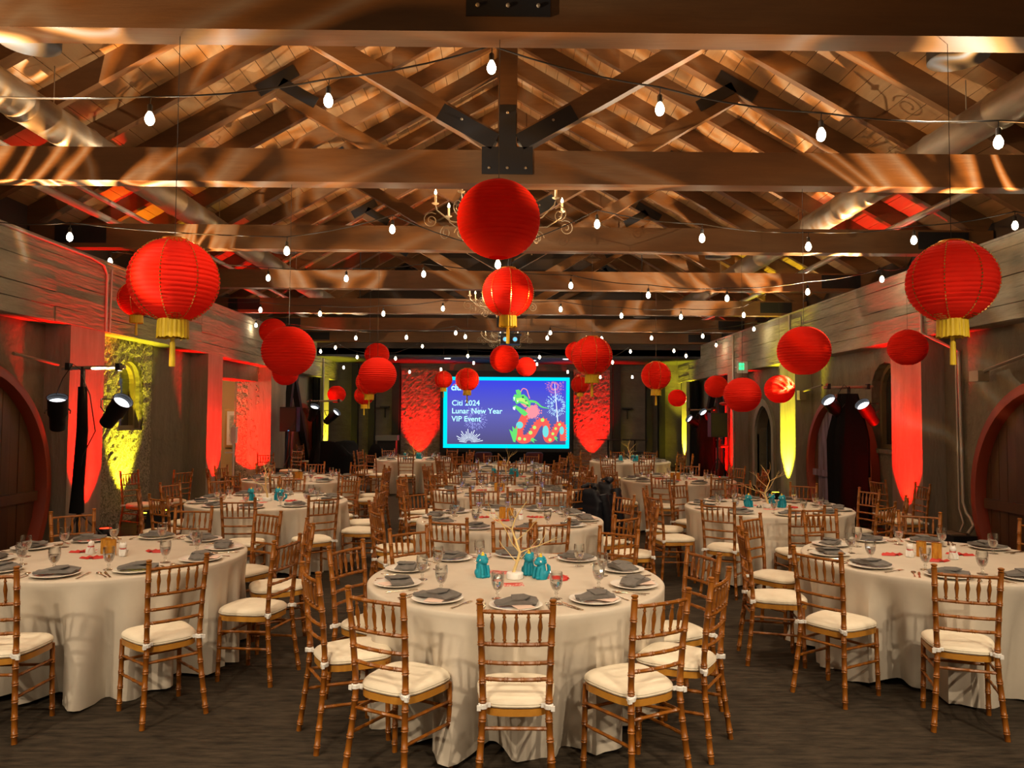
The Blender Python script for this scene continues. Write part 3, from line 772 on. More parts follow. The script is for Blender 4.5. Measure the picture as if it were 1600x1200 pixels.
# ------------------------------------------------------------------ centrepieces
def make_lion():
    t = MB()
    t.lathe([(.042, 0), (.046, .01), (.043, .03), (.036, .055), (.031, .075), (.027, .092)], 16, sx=1, sy=.85)
    t.ball((0, -.006, .108), (.034, .034, .030), 16, 9)
    t.ball((0, -.033, .101), (.020, .017, .016), 12, 6); t.ball((0, -.040, .108), (.011, .010, .007), 8, 5)
    for s in (-1, 1):
        t.ball((s*.023, .004, .132), (.010, .007, .012), 8, 5); t.ball((s*.021, -.036, .012), (.013, .018, .012), 10, 6)
        t.tube([(s*.019, -.026, .075), (s*.021, -.036, .045), (s*.021, -.038, .014)], [.012, .012, .010], 8)
        t.ball((s*.030, .01, .03), (.018, .026, .026), 10, 6)
    for k in range(7):
        a = PI*k/6; t.ball((.028*math.cos(a), .012, .105+.026*math.sin(a)), .011, 8, 5)
    t.tube([(0, .035, .02), (0, .058, .04), (0, .056, .07), (0, .044, .085)], [.012, .013, .012, .006], 8)
    o = t.build('teal_figurine', M['teal'], None, True); tag(o, 'x', 'figurine')
    MB().lathe([(.012, .133), (.013, .138), (.006, .144), (.008, .150), (.001, .158)], 8, (0, -.004, 0)).build('crest', M['yellow'], o, True)
    for s in (-1, 1): MB().lathe([(.0055, 0), (.0065, .001), (.0055, .002)], 10).build('eye', M['white'], o).matrix_local = Matrix.Translation((s*.030, -.022, .112)) @ Matrix.Rotation(s*PI/2*.7, 4, 'Y')
    return o
def make_branch(seed=5):
    t = thing('branch_centrepiece', 'x', 'centrepiece')
    MB().lathe([(.048, 0), (.052, .003), (.052, .036), (.048, .04), (.001, .041)], 28).build('round_base', M['white'], t, True)
    r5 = random.Random(seed); mb = MB()
    main = [Vector(p) for p in ((-.012, 0, .03), (.012, .0, .10), (.03, .01, .16), (.005, .02, .23), (-.02, .03, .30), (0, .035, .37), (.045, .03, .44), (.075, .03, .48))]
    mb.tube(main, [.011, .010, .0095, .007, .0055, .004, .003, .0018], 7)
    def twig(p, d, L, r, k):
        d = Vector(d).normalized(); pts = [p]; q = p
        for _ in range(4):
            d = (d+Vector((r5.uniform(-.25, .25), r5.uniform(-.25, .25), r5.uniform(-.2, .25)))).normalized(); q = q+d*L/4; pts.append(q)
        mb.tube(pts, [r, r*.8, r*.65, r*.5, r*.3], 5)
        if k: twig(pts[2], (d.x+r5.uniform(-.9, .9), d.y+r5.uniform(-.9, .9), d.z+.2), L*.55, r*.6, k-1); twig(pts[3], (d.x+r5.uniform(-.9, .9), d.y, d.z-.1), L*.4, r*.5, 0)
    twig(main[2], (-.9, -.1, .75), .30, .0042, 1); twig(main[2], (.9, .2, .5), .26, .004, 1); twig(main[3], (.8, -.3, .4), .24, .0035, 1)
    twig(main[4], (-1, .3, .5), .24, .0032, 1); twig(main[1], (-.6, .8, .5), .22, .0035, 0); twig(main[5], (-.5, -.5, .8), .16, .0025, 0); twig(main[1], (1, -.5, .55), .2, .003, 0)
    mb.build('gold_branch', M['goldpaint'], t, True)
    return t
def make_env():
    o = MB().prism([(-.075, -.04), (.075, -.04), (.075, .04), (-.075, .04)], .002, lambda u, v, w_: (u, v, w_)).build('red_envelope', M['envelope'], None); tag(o, 'x', 'envelope')
    MB().prism([(-.075, .04), (.075, .04), (.0, .0)], .0015, lambda u, v, w_: (u, v, .002+w_)).build('flap', M['envelope_plain'], o)
    return o
def make_paper():
    o = MB().add(*fan()).build('folded_red_paper', M['envelope_plain'], None); return tag(o, 'x', 'paper')
def fan():
    vs = []; fs = []; n = 10
    for k in range(n+1):
        a = PI*.15+PI*.7*k/n; z = .012 if k % 2 else .001
        vs += [(.02*math.cos(a), .02*math.sin(a)-.04, z+.001), (.11*math.cos(a), .11*math.sin(a)-.04, z+.001)]
    for k in range(n): fs.append((2*k, 2*k+1, 2*k+3, 2*k+2))
    m = len(vs); vs += [(x, y, z-.001) for x, y, z in vs[:]]; fs += [tuple(m+i for i in reversed(f)) for f in fs[:]]
    return vs, fs
def make_votive():
    t = MB(); n = 24
    t.lathe([(.030, 0), (.034, .002), (.034, .11), (.031, .11), (.030, .006), (.001, .006)], n)
    o = t.build('amber_votive', M['votive'], None, True); tag(o, 'x', 'candle holder')
    MB().lathe([(.022, .006), (.022, .04), (.001, .041)], 14).build('candle', M['candle'], o, True)
    return o
def make_cat(m='white'):
    t = MB(); t.lathe([(.026, 0), (.030, .006), (.029, .025), (.022, .045), (.018, .055)], 14)
    t.ball((0, 0, .072), (.026, .022, .022), 14, 8)
    for s in (-1, 1):
        t.lathe([(.008, .084), (.001, .102)], 6, (s*.016, 0, 0)); t.ball((s*.013, -.024, .008), (.009, .012, .008), 8, 5)
        t.tube([(s*.018, -.012, .05), (s*.018, -.024, .03), (s*.015, -.026, .012)], [.007, .007, .006], 6)
    t.tube([(.0, .026, .01), (.02, .04, .02), (.026, .036, .04)], [.008, .007, .004], 6)
    o = t.build('cat_figurine', M['white'], None, True); tag(o, 'x', 'figurine')
    MB().lathe([(.0205, .050), (.023, .053), (.0205, .057)], 14).build('collar', M['envelope_plain'], o, True)
    return o
def make_dome():
    o = MB().lathe([(.030, 0), (.031, .004), (.027, .020), (.015, .030), (.001, .033)], 18).build('silver_votive_cup', M['dish'], None, True); return tag(o, 'x', 'votive cup')
spots_env = [(-.03, -.20, .1), (-.10, .16, -.35), (.26, .02, .05), (-.25, -.02, 1.1)]
lw = [(', doorway side of the branch', -.21, .02, .6), (' close behind the branch', .085, .10, -.2), (', exit side of the branch', .16, -.02, -.9)]
for ti, (tn, tx, ty, rot) in enumerate(TABLES):
    if not inview((tx, ty, TOP), 60): continue
    if ti in TEAL:
        put('branch', make_branch, (tx-.005, ty-.02, TOP), .6*ti, 'gold branch in round white base, '+tn, 'branch centrepieces')
        for k, (wtxt, dx, dy, a) in enumerate(lw):
            o = put('lion', make_lion, (tx+dx, ty+dy, TOP), a+rr.uniform(-.2, .2), 'teal lion figurine%s, %s' % (wtxt, tn), 'teal figurines')
        if ty < 10:
            put('dome', make_dome, (tx-.11, ty-.05, TOP), 0, 'silver votive cup beside the branch, '+tn, 'silver votive cups')
        where = ['before the branch', 'behind the figurines', 'past the exit side figurine', 'by the doorway side']
        if ty < 13:
            for k, (dx, dy, a) in enumerate(spots_env[:3 if ti == 0 else 4]):
                put('env', make_env, (tx+dx, ty+dy, TOP), a, 'red white envelope %s, %s' % (where[k], tn), 'red envelopes')
        put('card_red', make_paper, (tx+.30, ty-.045, TOP+.0), 1.2, 'plain red paper by the envelopes, '+tn, 'folded red papers')
    else:
        for k, (dx, dy, wtxt) in enumerate([(.0, -.03, 'front one of the two'), (-.075, .04, 'rear one of the two')]):
            put('votive', make_votive, (tx+dx, ty+dy, TOP), 0, 'amber candle cylinder, %s, %s' % (wtxt, tn), 'amber votives')
        put('cat', make_cat, (tx+.10, ty-.06, TOP), .3, 'white cat figurine beside the votives, '+tn, 'cat figurines')
        if ty < 14:
            put('cat', make_cat, (tx-.17, ty+.02, TOP), -.8, 'white cat figurine near red paper, '+tn, 'cat figurines')
            for k, (dx, dy, a) in enumerate([(-.26, .08, .3), (.25, .10, -.4), (-.06, -.16, .1)]):
                put('paper', make_paper, (tx+dx, ty+dy, TOP), a, 'folded red paper %s, %s' % (['beyond the cat', 'past the votives', 'before the votives'][k], tn), 'folded red papers')

# ------------------------------------------------------------------ spare chairs along the walls and the coat
for x, y, rz, l in ((-5.3, 11.3, -1.9, 'spare wooden chair standing against the side wall beyond the yellow lit window'), (-5.05, 11.75, 1.1, 'spare wooden chair facing the other spare chair by the yellow lit window wall'),
                    (5.35, 10.6, -1.4, 'spare wooden chair against the red lit pilaster'), (5.15, 9.9, 1.6, 'spare wooden chair back to back with the one by the pilaster')):
    dup(chair_proto[0], (x, y, 0), rz, l, 'spare chairs by the walls')
for x, y, rz, l in ((-5.3, 17.0, .4, 'wooden chair just inside the side doorway'), (-5.1, 18.3, 2.6, 'wooden chair against the rough red jamb'), (-5.6, 21.8, -1.9, 'wooden chair beneath the loudspeaker beside the doorway')):
    dup(chair_proto[1], (x, y, 0), rz, l, 'spare chairs by the side doorway')

# ------------------------------------------------------------------ black puffer coats over a chair of the third middle table
def coat(loc, rz, w0, h, label, seed, flare=.5):
    r6 = random.Random(seed); mb = MB(); n = 26; m = 22; vs = []
    for i in range(m+1):
        q = i/m; z = h*(1-q)+.12*q
        z = .98-(.98-h)*q if False else 1.0-(1.0-.16)*q
        puff = .022*abs(math.sin(q*PI*8.5)); half = w0*(.42+.58*min(1, q*5))*(1+flare*q)*.5; th = .075+.04*q+puff
        for k in range(n):
            t = 2*PI*k/n; c_, s_ = math.cos(t), math.sin(t)
            vs.append((half*abs(c_)**.8*(1 if c_ > 0 else -1)+puff*c_+.012*math.sin(5*q+seed), th*s_+.02*math.sin(3*t+q*4+seed)-.05*q, z))
    fs = [(i*n+k, i*n+(k+1) % n, (i+1)*n+(k+1) % n, (i+1)*n+k) for i in range(m) for k in range(n)]+[tuple(range(n)), tuple(m*n+k for k in range(n-1, -1, -1))]
    o = mb.add(vs, fs).build('puffer_coat', M['puffer'], None, True, loc); o.rotation_euler = (0, 0, rz); tag(o, label, 'coat')
    for s in (-1, 1):
        mb = MB(); pts = []; rad = []
        for i in range(15):
            q = i/14; pts.append((s*(w0*.46+.05*math.sin(q*2)), -.06-.04*q, .93-.5*q)); rad.append(.062-.012*q+.012*abs(math.sin(q*PI*6)))
        mb.tube(pts, rad, 10).build('sleeve', M['puffer'], o, True)
    mb = MB(); mb.tube([(-.09, .0, 1.0), (-.05, -.07, 1.03), (.05, -.07, 1.03), (.09, .0, 1.0)], [.03, .035, .035, .03], 8).build('collar', M['puffer'], o, True)
a = math.radians(-90+12+36*3.95)
coat((1.30, 10.05, -.07), 1.9, .40, 1.0, 'long black quilted coat over a chair back at the third middle table', 2, .35)
coat((1.02, 9.45, -.1), 2.5, .36, .95, 'black puffer jacket over the chair next to the long coat', 5, .1)

# ------------------------------------------------------------------ lanterns
def lantern(x, y, wpx, D, label, fancy=False, hs=.94, bright=False, beam=None):
    c = P(x, y, D); k = (Vector(c)-CAM).dot(fwd)/F; th = abs(x-800)/F
    r = wpx*k/2/math.sqrt(1+th*th)
    t = thing('paper_lantern', label, 'lantern', c, 0, 'red paper lanterns')
    n, m = 40, 69; vs = []; rl = random.Random(int(x*7+y)); h = r*hs
    t0 = .24
    for i in range(m+1):
        a = t0+(PI-2*t0)*i/m; rib = 1+(-.022 if i % 3 == 0 else .008)+rl.uniform(-.004, .004)
        for j in range(n):
            b = 2*PI*j/n; mer = 1-.012*(abs(math.cos(4*b))**12 if fancy else abs(math.cos(2*b))**30)
            rr_ = r*math.sin(a)*rib*mer
            vs.append((rr_*math.cos(b), rr_*math.sin(b), h*math.cos(a)+rl.uniform(-.001, .001)))
    fs = [(i*n+j, i*n+(j+1) % n, (i+1)*n+(j+1) % n, (i+1)*n+j) for i in range(m) for j in range(n)]
    MB().add(vs, fs).build('paper_shade', M['lantern'], t, True)
    ro = r*math.sin(t0); zt_ = h*math.cos(t0)
    MB().tube([(ro*math.cos(a), ro*math.sin(a), zt_) for a in [2*PI*q/16 for q in range(17)]], .003, 5, False).build('wire_ring', M['wire'], t)
    MB().tube([(-ro, 0, zt_), (0, 0, zt_+.02), (ro, 0, zt_)], .002, 4).build('hook', M['wire'], t)
    zc = ZT-c.z if beam is None else beam
    MB().tube([(0, 0, zt_+.02), (0, 0, zc)], .0022, 4).build('cord', M['wire'], t)
    if fancy:
        mb = MB()
        for g in range(8):
            b = 2*PI*g/8+PI/8*.3; q = .5
            while q < PI-.42:
                pts = []
                for e in (q, q+.05): pts.append((r*1.012*math.sin(e)*math.cos(b), r*1.012*math.sin(e)*math.sin(b), h*1.006*math.cos(e)))
                mb.tube(pts, r*.016, 4); q += .085
        mb.build('gold_trim', M['gold'], t)
        for z0_, sg in ((1, 1), (-1, -1)):
            mb = MB()
            for g in range(4):
                b = 2*PI*g/4+.5; mb = MB()
                for e in (.34, .42, .50, .58):
                    wd = .34 if e < .55 else .2
                    for f0 in (-wd, -wd*.33, wd*.33):
                        pp = []
                        for f_ in (f0, f0+wd*.5):
                            pp.append((r*1.015*math.sin(e)*math.cos(b+f_), r*1.015*math.sin(e)*math.sin(b+f_), sg*h*1.01*math.cos(e)))
                        mb.tube(pp, r*.014, 4)
                mb.build('gold_motif', M['gold'], t)
        MB().tube([(ro*1.1*math.cos(a), ro*1.1*math.sin(a), zt_+.004) for a in [2*PI*q/20 for q in range(21)]], r*.03, 6, False).build('gold_ring', M['gold'], t)
        mb = MB(); fr = r*.34; ns = 44; zb = -zt_-.0; fh = r*.40
        vs = []; fs = []
        for q in range(ns):
            a_ = 2*PI*q/ns; rr_ = fr*(1+(.05 if q % 2 else 0)); e = rl.uniform(-.006, .006)
            vs += [(rr_*.95*math.cos(a_), rr_*.95*math.sin(a_), zb+.01), (rr_*math.cos(a_), rr_*math.sin(a_), zb-fh+e)]
        for q in range(ns): a_, b_ = 2*q, 2*((q+1) % ns); fs.append((a_, b_, b_+1, a_+1))
        fs.append(tuple(2*q for q in range(ns)))
        o = mb.add(vs, fs).build('fringe', M['fringe'], t); tag(o, 'yellow thread fringe')
        L = r*1.0; z1 = zb-fh*.6
        MB().tube([(0, 0, zb), (0, 0, z1-.3*r)], .0025, 4).build('tassel_cord', M['fringe'], t)
        MB().lathe([(r*.02, 0), (r*.055, -.02*r), (r*.045, -.12*r), (r*.06, -.16*r), (r*.07, -.7*r), (.001, -.72*r)], 10, (0, 0, z1-.12*r)).build('tassel', M['fringe'], t, True)
    return t
LN = [(272, 438, 147, 4.57, 'large gold trimmed red lantern with yellow fringe, front of the doorway side', 1),
 (214, 467, 63, 10.6, 'smaller fringed red lantern half hidden behind the large gold trimmed one', 1),
 (1487, 440, 150, 4.57, 'large gold trimmed red lantern with yellow fringe, front of the exit sign side', 1),
 (779, 343, 130, 4.57, 'large plain red lantern hanging over the middle aisle beneath the front truss', 0),
 (794, 457, 80, 7.55, 'fringed gold trimmed lantern directly beyond the big plain one, middle', 1),
 (451, 549, 86, 7.55, 'big plain red lantern over the doorway side tables, in front of two others', 0),
 (427, 518, 45, 13.85, 'small plain red lantern peeping over the top of the big doorway side one', 0),
 (446, 583, 42, 17.2, 'small plain red lantern peeping from beneath the big doorway side one', 0),
 (590, 586, 60, 10.6, 'medium plain red lantern, foremost of the cluster before the dark drapes', 0),
 (589, 554, 39, 17.2, 'small plain red lantern at the top of the cluster before the drapes', 0),
 (577, 597, 42, 13.85, 'fringed red lantern just behind the medium one of the drape cluster', 1),
 (569, 618, 31, 20.6, 'lowest small fringed red lantern of the cluster before the drapes', 1),
 (526, 616, 29, 20.6, 'small bright red lantern beside the yellow lit pilaster and stage lights', 0),
 (693, 593, 28, 20.6, 'small fringed red lantern at the upper corner of the screen above the logo', 1),
 (730, 593, 37, 17.2, 'fringed red lantern hanging over the logo on the screen', 1),
 (788, 561, 46, 13.85, 'plain red lantern under the fringed middle one, above the screen edge', 0),
 (822, 573, 32, 17.2, 'small plain red lantern over the top edge of the screen, beside a larger one', 0),
 (925, 556, 64, 10.6, 'fringed gold trimmed lantern above the red panel past the dragon end of the screen', 1),
 (900, 550, 34, 17.2, 'small plain lantern almost hidden behind the fringed one past the screen', 0),
 (906, 601, 28, 20.6, 'small fringed lantern against the red panel at the dragon end of the screen', 1),
 (1025, 587, 47, 13.85, 'fringed gold trimmed lantern before the dark grey end wall panel', 1),
 (1058, 622, 29, 20.6, 'small plain lantern touching the slim yellow lit pilaster', 0),
 (1119, 604, 38, 17.2, 'plain red lantern over the black drapes, behind a larger plain one', 0),
 (1160, 617, 60, 10.6, 'plain red lantern beneath the green exit sign', 0),
 (1218, 608, 49, 13.85, 'plain bright red lantern before the broad yellow lit pilaster', 0),
 (1256, 548, 86, 7.55, 'large plain red lantern over the exit sign side tables', 0),
 (1418, 543, 66, 10.6, 'plain red lantern at the top of the broad red lit pilaster', 0)]
for x, y, w_, D, l, fz in LN: lantern(x, y, w_, D, l, bool(fz), .97 if fz else .95)

# ------------------------------------------------------------------ string lights
def string(row, D, label):
    t = thing('string_light', label, 'string light', (0, 0, 0), 0, 'string lights between the trusses')
    tops = []
    for x, y in row:
        c = P(x, y, D); b = c+Vector((0, 0, .03))
        g = MB().lathe([(.006, -.052), (.024, -.040), (.033, -.018), (.033, .004), (.024, .028), (.014, .046)], 12, c).build('bulb', M['bulb'], t, True)
        MB().lathe([(.014, .046), (.019, .05), (.019, .095), (.012, .105)], 10, c).build('socket', M['wire'], t)
        MB().tube([c+Vector((0, 0, .1)), c+Vector((.004, 0, .16))], .004, 5).build('drop_wire', M['wire'], t)
        lamp('string_bulb_lamp', 'POINT', c+Vector((0, -.0, -.09)), 3.6, (1, .78, .5), .03)
        tops.append(c+Vector((0, 0, .16)))
    mb = MB()
    first = tops[0]+(tops[0]-tops[1])*1.3; last = tops[-1]+(tops[-1]-tops[-2])*1.3
    first.x = max(first.x, WL+.02); last.x = min(last.x, WR-.02); first.z = tops[0].z+.03; last.z = tops[-1].z+.03
    pts = [first]+tops+[last]; fine = []
    for a, b in zip(pts, pts[1:]):
        for k in range(5): q = k/5; p = a.lerp(b, q); p.z -= .10*q*(1-q)*4*.35; fine.append(p)
    fine.append(pts[-1]); mb.tube(fine, .0065, 6).build('cable', M['wire'], t, True)
string([(234, 185), (513, 157), (768, 105), (1031, 170), (1283, 210), (1560, 222)], 5.5, 'string of six bulbs strung under the roof ahead of the front truss')
string([(109, 370), (448, 392), (613, 358), (778, 413), (933, 350), (1097, 372), (1263, 385), (1428, 375), (1586, 352)], 8.6, 'bulb string behind the big plain lantern, second from the viewer')
string([(172, 408), (419, 434), (541, 435), (662, 428), (892, 446), (1013, 461), (1136, 466), (1262, 456), (1378, 436)], 11.8, 'third bulb string from the viewer, level with the first side pilasters')
string([(407, 484), (500, 490), (599, 490), (692, 482), (876, 483), (971, 493), (1064, 495), (1162, 492), (1258, 430)], 14.9, 'fourth bulb string from the viewer')
string([(400, 508), (556, 528), (635, 527), (712, 520), (727, 526), (855, 528), (860, 520), (940, 529), (1018, 528), (1098, 525), (1178, 514)], 18.0, 'fifth bulb string from the viewer, with doubled bulbs near the chandelier')
string([(501, 549), (524, 543), (558, 558), (618, 560), (660, 541), (731, 556), (843, 558), (898, 565), (957, 566), (985, 549), (1053, 548), (1072, 556), (1119, 539)], 21.6, 'sixth bulb string from the viewer, before the last truss')
string([(537, 574), (640, 581), (689, 577), (740, 567), (839, 569), (887, 581), (938, 589), (988, 589)], 24.0, 'last bulb string hanging over the screen')

# ------------------------------------------------------------------ chandeliers, projector, round speakers
def chandelier(x, y, D, R, label, lit=True):
    c = P(x, y, D); t = thing('iron_chandelier', label, 'chandelier', c, 0, 'wrought iron chandeliers')
    MB().lathe([(.01, -.22), (.03, -.20), (.012, -.14), (.05, -.08), (.02, -.02), (.035, .08), (.012, .16), (.01, .4)], 12).build('stem', M['iron'], t, True)
    MB().tube([(0, 0, .4), (0, 0, RZ-.1-c.z)], .006, 6).build('chain', M['iron'], t)
    for k in range(8):
        a = 2*PI*k/8+.2; dx, dy = math.cos(a), math.sin(a)
        def w3(u, v): return (u*dx, u*dy, v)
        mb = MB()
        mb.tube([w3(.03, -.06), w3(R*.35, -.17), w3(R*.7, -.14), w3(R*.9, -.02), w3(R*.92, .04)], [.010, .009, .008, .008, .007], 6)
        for cu, cv, r_, sg, ph in ((R*.55, -.27, .085, 1, .0), (R*.98, -.14, .095, -1, 2.2), (R*.45, .02, .08, -1, 1.0)):
            pts = []
            for i in range(22):
                q = i/21; aa = ph+sg*q*3.3*PI; r2 = r_*(1-.8*q); pts.append(w3(cu+r2*math.cos(aa), cv+r2*math.sin(aa)))
            mb.tube(pts, .0055, 5)
        mb.build('scroll_arm', M['iron'], t, True)
        MB().lathe([(.01, .04), (.04, .055), (.042, .06), (.014, .062), (.013, .16), (.001, .161)], 10, w3(R*.92, 0)).build('candle_sleeve', M['candle'], t, True)
        o = MB().lathe([(.004, .16), (.017, .175), (.014, .195), (.002, .225)], 8, w3(R*.92, 0)).build('candle_bulb', M['flame'] if lit else M['white'], t, True)
    if lit: lamp('chandelier_lamp', 'POINT', c+Vector((0, 0, .28)), 45, (1, .75, .45), .25)
chandelier(781, 332, 8.9, .82, 'large scrolled iron chandelier mostly hidden behind the big plain lantern')
chandelier(782, 468, 15.4, .68, 'scrolled iron chandelier behind the fringed middle lantern')
chandelier(789, 525, 22.2, .75, 'distant scrolled iron chandelier flanking the projector')
c = P(797, 532, 20.6); t = thing('projector', 'black ceiling projector with twin lenses hanging below the middle trusses', 'projector', c)
MB().box((0, 0, .0), (.52, .55, .22)).build('body', M['black'], t)
MB().box((0, 0, .16), (.6, .4, .03)).build('mount', M['black'], t)
MB().tube([(0, 0, .16), (0, 0, ZT-c.z)], .025, 8).build('pole', M['black'], t)
for s in (-1, 1):
    MB().tube([(s*.13, -.275, 0), (s*.13, -.33, 0)], .07, 16).build('lens_barrel', M['iron'], t, True); MB().tube([(s*.13, -.33, 0), (s*.13, -.335, 0)], .055, 16).build('lens', M['ledblue'], t)
for x, y, D, r, l in ((46, 64, 5.6, .21, 'round can speaker with silver dish under the roof, doorway side, first'), (1497, 88, 5.6, .21, 'round can speaker with silver dish under the roof, exit sign side, first'),
                      (443, 391, 12.0, .2, 'second round can speaker on the doorway side, beyond the second truss'), (1122, 400, 12.0, .2, 'second round can speaker on the exit sign side, beyond the second truss'),
                      (562, 489, 18.4, .2, 'third round can speaker on the doorway side'), (1003, 494, 18.4, .2, 'third round can speaker on the exit sign side')):
    c = P(x, y, D); t = thing('can_speaker', l, 'ceiling speaker', c, 0, 'round can speakers')
    MB().lathe([(r*.93, -.03), (r, -.025), (r, .09), (r*.9, .10), (.001, .11)], 28).build('housing', M['black'], t, True)
    MB().lathe([(r*.92, -.028), (r*.75, .01), (r*.3, .03), (.001, .032)], 28).build('dish', M['dish'], t, True)
    MB().tube([(0, 0, .1), (0, 0, .32 if D < 18 else RZ-abs(c.x)*SL-c.z+.1)], .012, 6).build('stem', M['black'], t)

# ------------------------------------------------------------------ screen with its projected picture
def flat(name, col, s=1.0):
    m = bpy.data.materials.new(name); m.use_nodes = True; N = m.node_tree.nodes; N.remove(N['Principled BSDF'])
    e = N.new('ShaderNodeEmission'); e.inputs[0].default_value = (*col, 1); e.inputs[1].default_value = s
    m.node_tree.links.new(e.outputs[0], N['Material Output'].inputs[0]); return m
KS = .1625*27.05/1200; SY = 27.05
SCC = P(660+810/6.154, 560+520/6.154, SY)
def S(u, v, w_=0): return ((u-810)*KS, -w_, -(v-520)*KS)
scr = thing('projection_screen', 'bright screen with cyan border showing event title, fireworks and red dragon', 'screen', SCC)
MB().prism([(170, 120), (1445, 120), (1445, 905), (170, 905)], .03, lambda u, v, w_: S(u, v, -.02-w_)).build('black_frame', M['black'], scr)
MB().prism([(200, 180), (1415, 180), (1412, 862), (203, 862)], .02, lambda u, v, w_: S(u, v, -.02+w_)).build('cyan_border', flat('screen_cyan', (.0, .60, .78), 1.15), scr)
pic = MB().prism([(238, 212), (1382, 212), (1378, 825), (240, 825)], .002, lambda u, v, w_: S(u, v, .001+w_)).build('picture_ground', None or flat('screen_blue', (.09, .09, .42)), scr)
# sky of the picture: deep blue at the top to dusky purple at the foot (printed on the slide itself)
m = pic.data.materials[0]; nt = m.node_tree; tc = nt.nodes.new('ShaderNodeTexCoord'); sp = nt.nodes.new('ShaderNodeSeparateXYZ'); rp = nt.nodes.new('ShaderNodeValToRGB'); em = [n for n in nt.nodes if n.type == 'EMISSION'][0]
nt.links.new(tc.outputs['Generated'], sp.inputs[0]); nt.links.new(sp.outputs['Z'], rp.inputs[0]); nt.links.new(rp.outputs[0], em.inputs[0])
rp.color_ramp.elements[0].color = (.075, .065, .16, 1); rp.color_ramp.elements[1].color = (.04, .05, .62, 1); k_ = rp.color_ramp.elements.new(.45); k_.color = (.10, .10, .38, 1)
FC = {k: flat('screen_'+k, v) for k, v in dict(coral=(.78, .10, .08), green=(.12, .62, .14), lime=(.45, .75, .15), aqua=(.15, .62, .62), pink=(.85, .25, .30), white=(.75, .85, .95), pale=(.45, .75, .95), violet=(.35, .38, .85), text=(.45, .88, 1.0), dark=(.02, .10, .08)).items()}
lay = [.004]
def art(name, polys, col):
    mb = MB(); lay[0] += .0012
    for p in polys: mb.prism(p, .0008, lambda u, v, w_: S(u, v, lay[0]+w_))
    return mb.build(name, FC[col], scr)
def ray(u0_, v0_, u1_, v1_, w_):
    d = Vector((u1_-u0_, v1_-v0_)); d = d.normalized() if d.length else Vector((1, 0)); n = Vector((-d.y, d.x))*w_/2
    return [(u0_-n.x*.5, v0_-n.y*.5), (u0_+n.x*.5, v0_+n.y*.5), (u1_+n.x, v1_+n.y), (u1_-n.x, v1_-n.y)]
def burst(cu, cv, r1, r2, n, w_, a0=0, a1=2*PI, seed=1):
    rb = random.Random(seed); out = []
    for k in range(n):
        a = a0+(a1-a0)*k/n+rb.uniform(-.05, .05); i_ = r1*rb.uniform(.8, 1.2); o_ = r2*rb.uniform(.75, 1.05)
        q = i_
        while q < o_:
            out.append(ray(cu+q*math.cos(a), cv+q*math.sin(a), cu+min(o_, q+r2*.2)*math.cos(a), cv+min(o_, q+r2*.2)*math.sin(a), w_)); q += r2*.28
    return out
art('violet_firework', burst(515, 580, 45, 125, 34, 5, seed=2)+[ray(488, 610, 480, 680, 6)], 'violet')
art('white_firework', [ray(450+r_*math.cos(a), 815+r_*math.sin(a), 450+q*math.cos(a), 815+q*math.sin(a), 7) for a, r_, q in [(PI*(1.06+.88*k/17), 25+20*(k % 2), 95+40*((k*7) % 3)/2) for k in range(18)]], 'white')
art('pink_firework', [p for p in burst(1270, 265, 25, 100, 40, 4, seed=4) if min(q[1] for q in p) > 214], 'pink')
art('blue_firework', [p for p in burst(1300, 450, 45, 125, 44, 6, seed=5) if max(q[0] for q in p) < 1376], 'pale')
art('rocket_trail', [ray(1270, 240, 1302, 610, 10)], 'white')
def ribbon(pts, wd):
    out = []
    P2 = [Vector(p) for p in pts]
    L = []; Rr = []
    for i, p in enumerate(P2):
        d = (P2[min(i+1, len(P2)-1)]-P2[max(i-1, 0)]).normalized(); n = Vector((-d.y, d.x)); q = wd[i]/2 if hasattr(wd, '__len__') else wd/2
        L.append(p+n*q); Rr.append(p-n*q)
    return [[tuple(L[i]), tuple(L[i+1]), tuple(Rr[i+1]), tuple(Rr[i])] for i in range(len(P2)-1)]
def smooth(pts, k=6):
    o = []; n = len(pts)
    for i in range(n-1):
        p0, p1, p2, p3 = pts[max(i-1, 0)], pts[i], pts[i+1], pts[min(i+2, n-1)]
        for j in range(k):
            t_ = j/k; o.append(tuple(.5*((2*p1[d])+(-p0[d]+p2[d])*t_+(2*p0[d]-5*p1[d]+4*p2[d]-p3[d])*t_*t_+(-p0[d]+3*p1[d]-3*p2[d]+p3[d])*t_**3) for d in (0, 1)))
    return o+[pts[-1]]
bp_ = smooth([(1010, 500), (985, 560), (945, 640), (920, 720), (945, 775), (1005, 775), (1060, 720), (1105, 640), (1155, 605), (1190, 640), (1190, 720), (1205, 775), (1245, 765), (1275, 700), (1310, 640), (1345, 650), (1350, 720), (1352, 790)])
bw = [78-22*i/(len(bp_)-1) for i in range(len(bp_))]
art('dragon_body', ribbon(bp_, bw), 'coral')
spk = []
for i in range(2, len(bp_)-1, 2):
    p = Vector(bp_[i]); d = (Vector(bp_[i+1])-p).normalized(); n = Vector((d.y, -d.x)); q = bw[i]/2
    spk.append([tuple(p+n*q-d*9), tuple(p+n*(q+16)), tuple(p+n*q+d*9)])
art('dragon_spines', spk, 'coral')
disc = lambda cu, cv, r, n=12, e=1: [(cu+r*math.cos(2*PI*k/n), cv+r*e*math.sin(2*PI*k/n)) for k in range(n)]
for d_ in (disc(935, 640, 34), disc(1185, 700, 30, 12, 1.9), disc(1340, 690, 22, 12, 1.8)): art('dragon_patch', [d_], 'aqua')
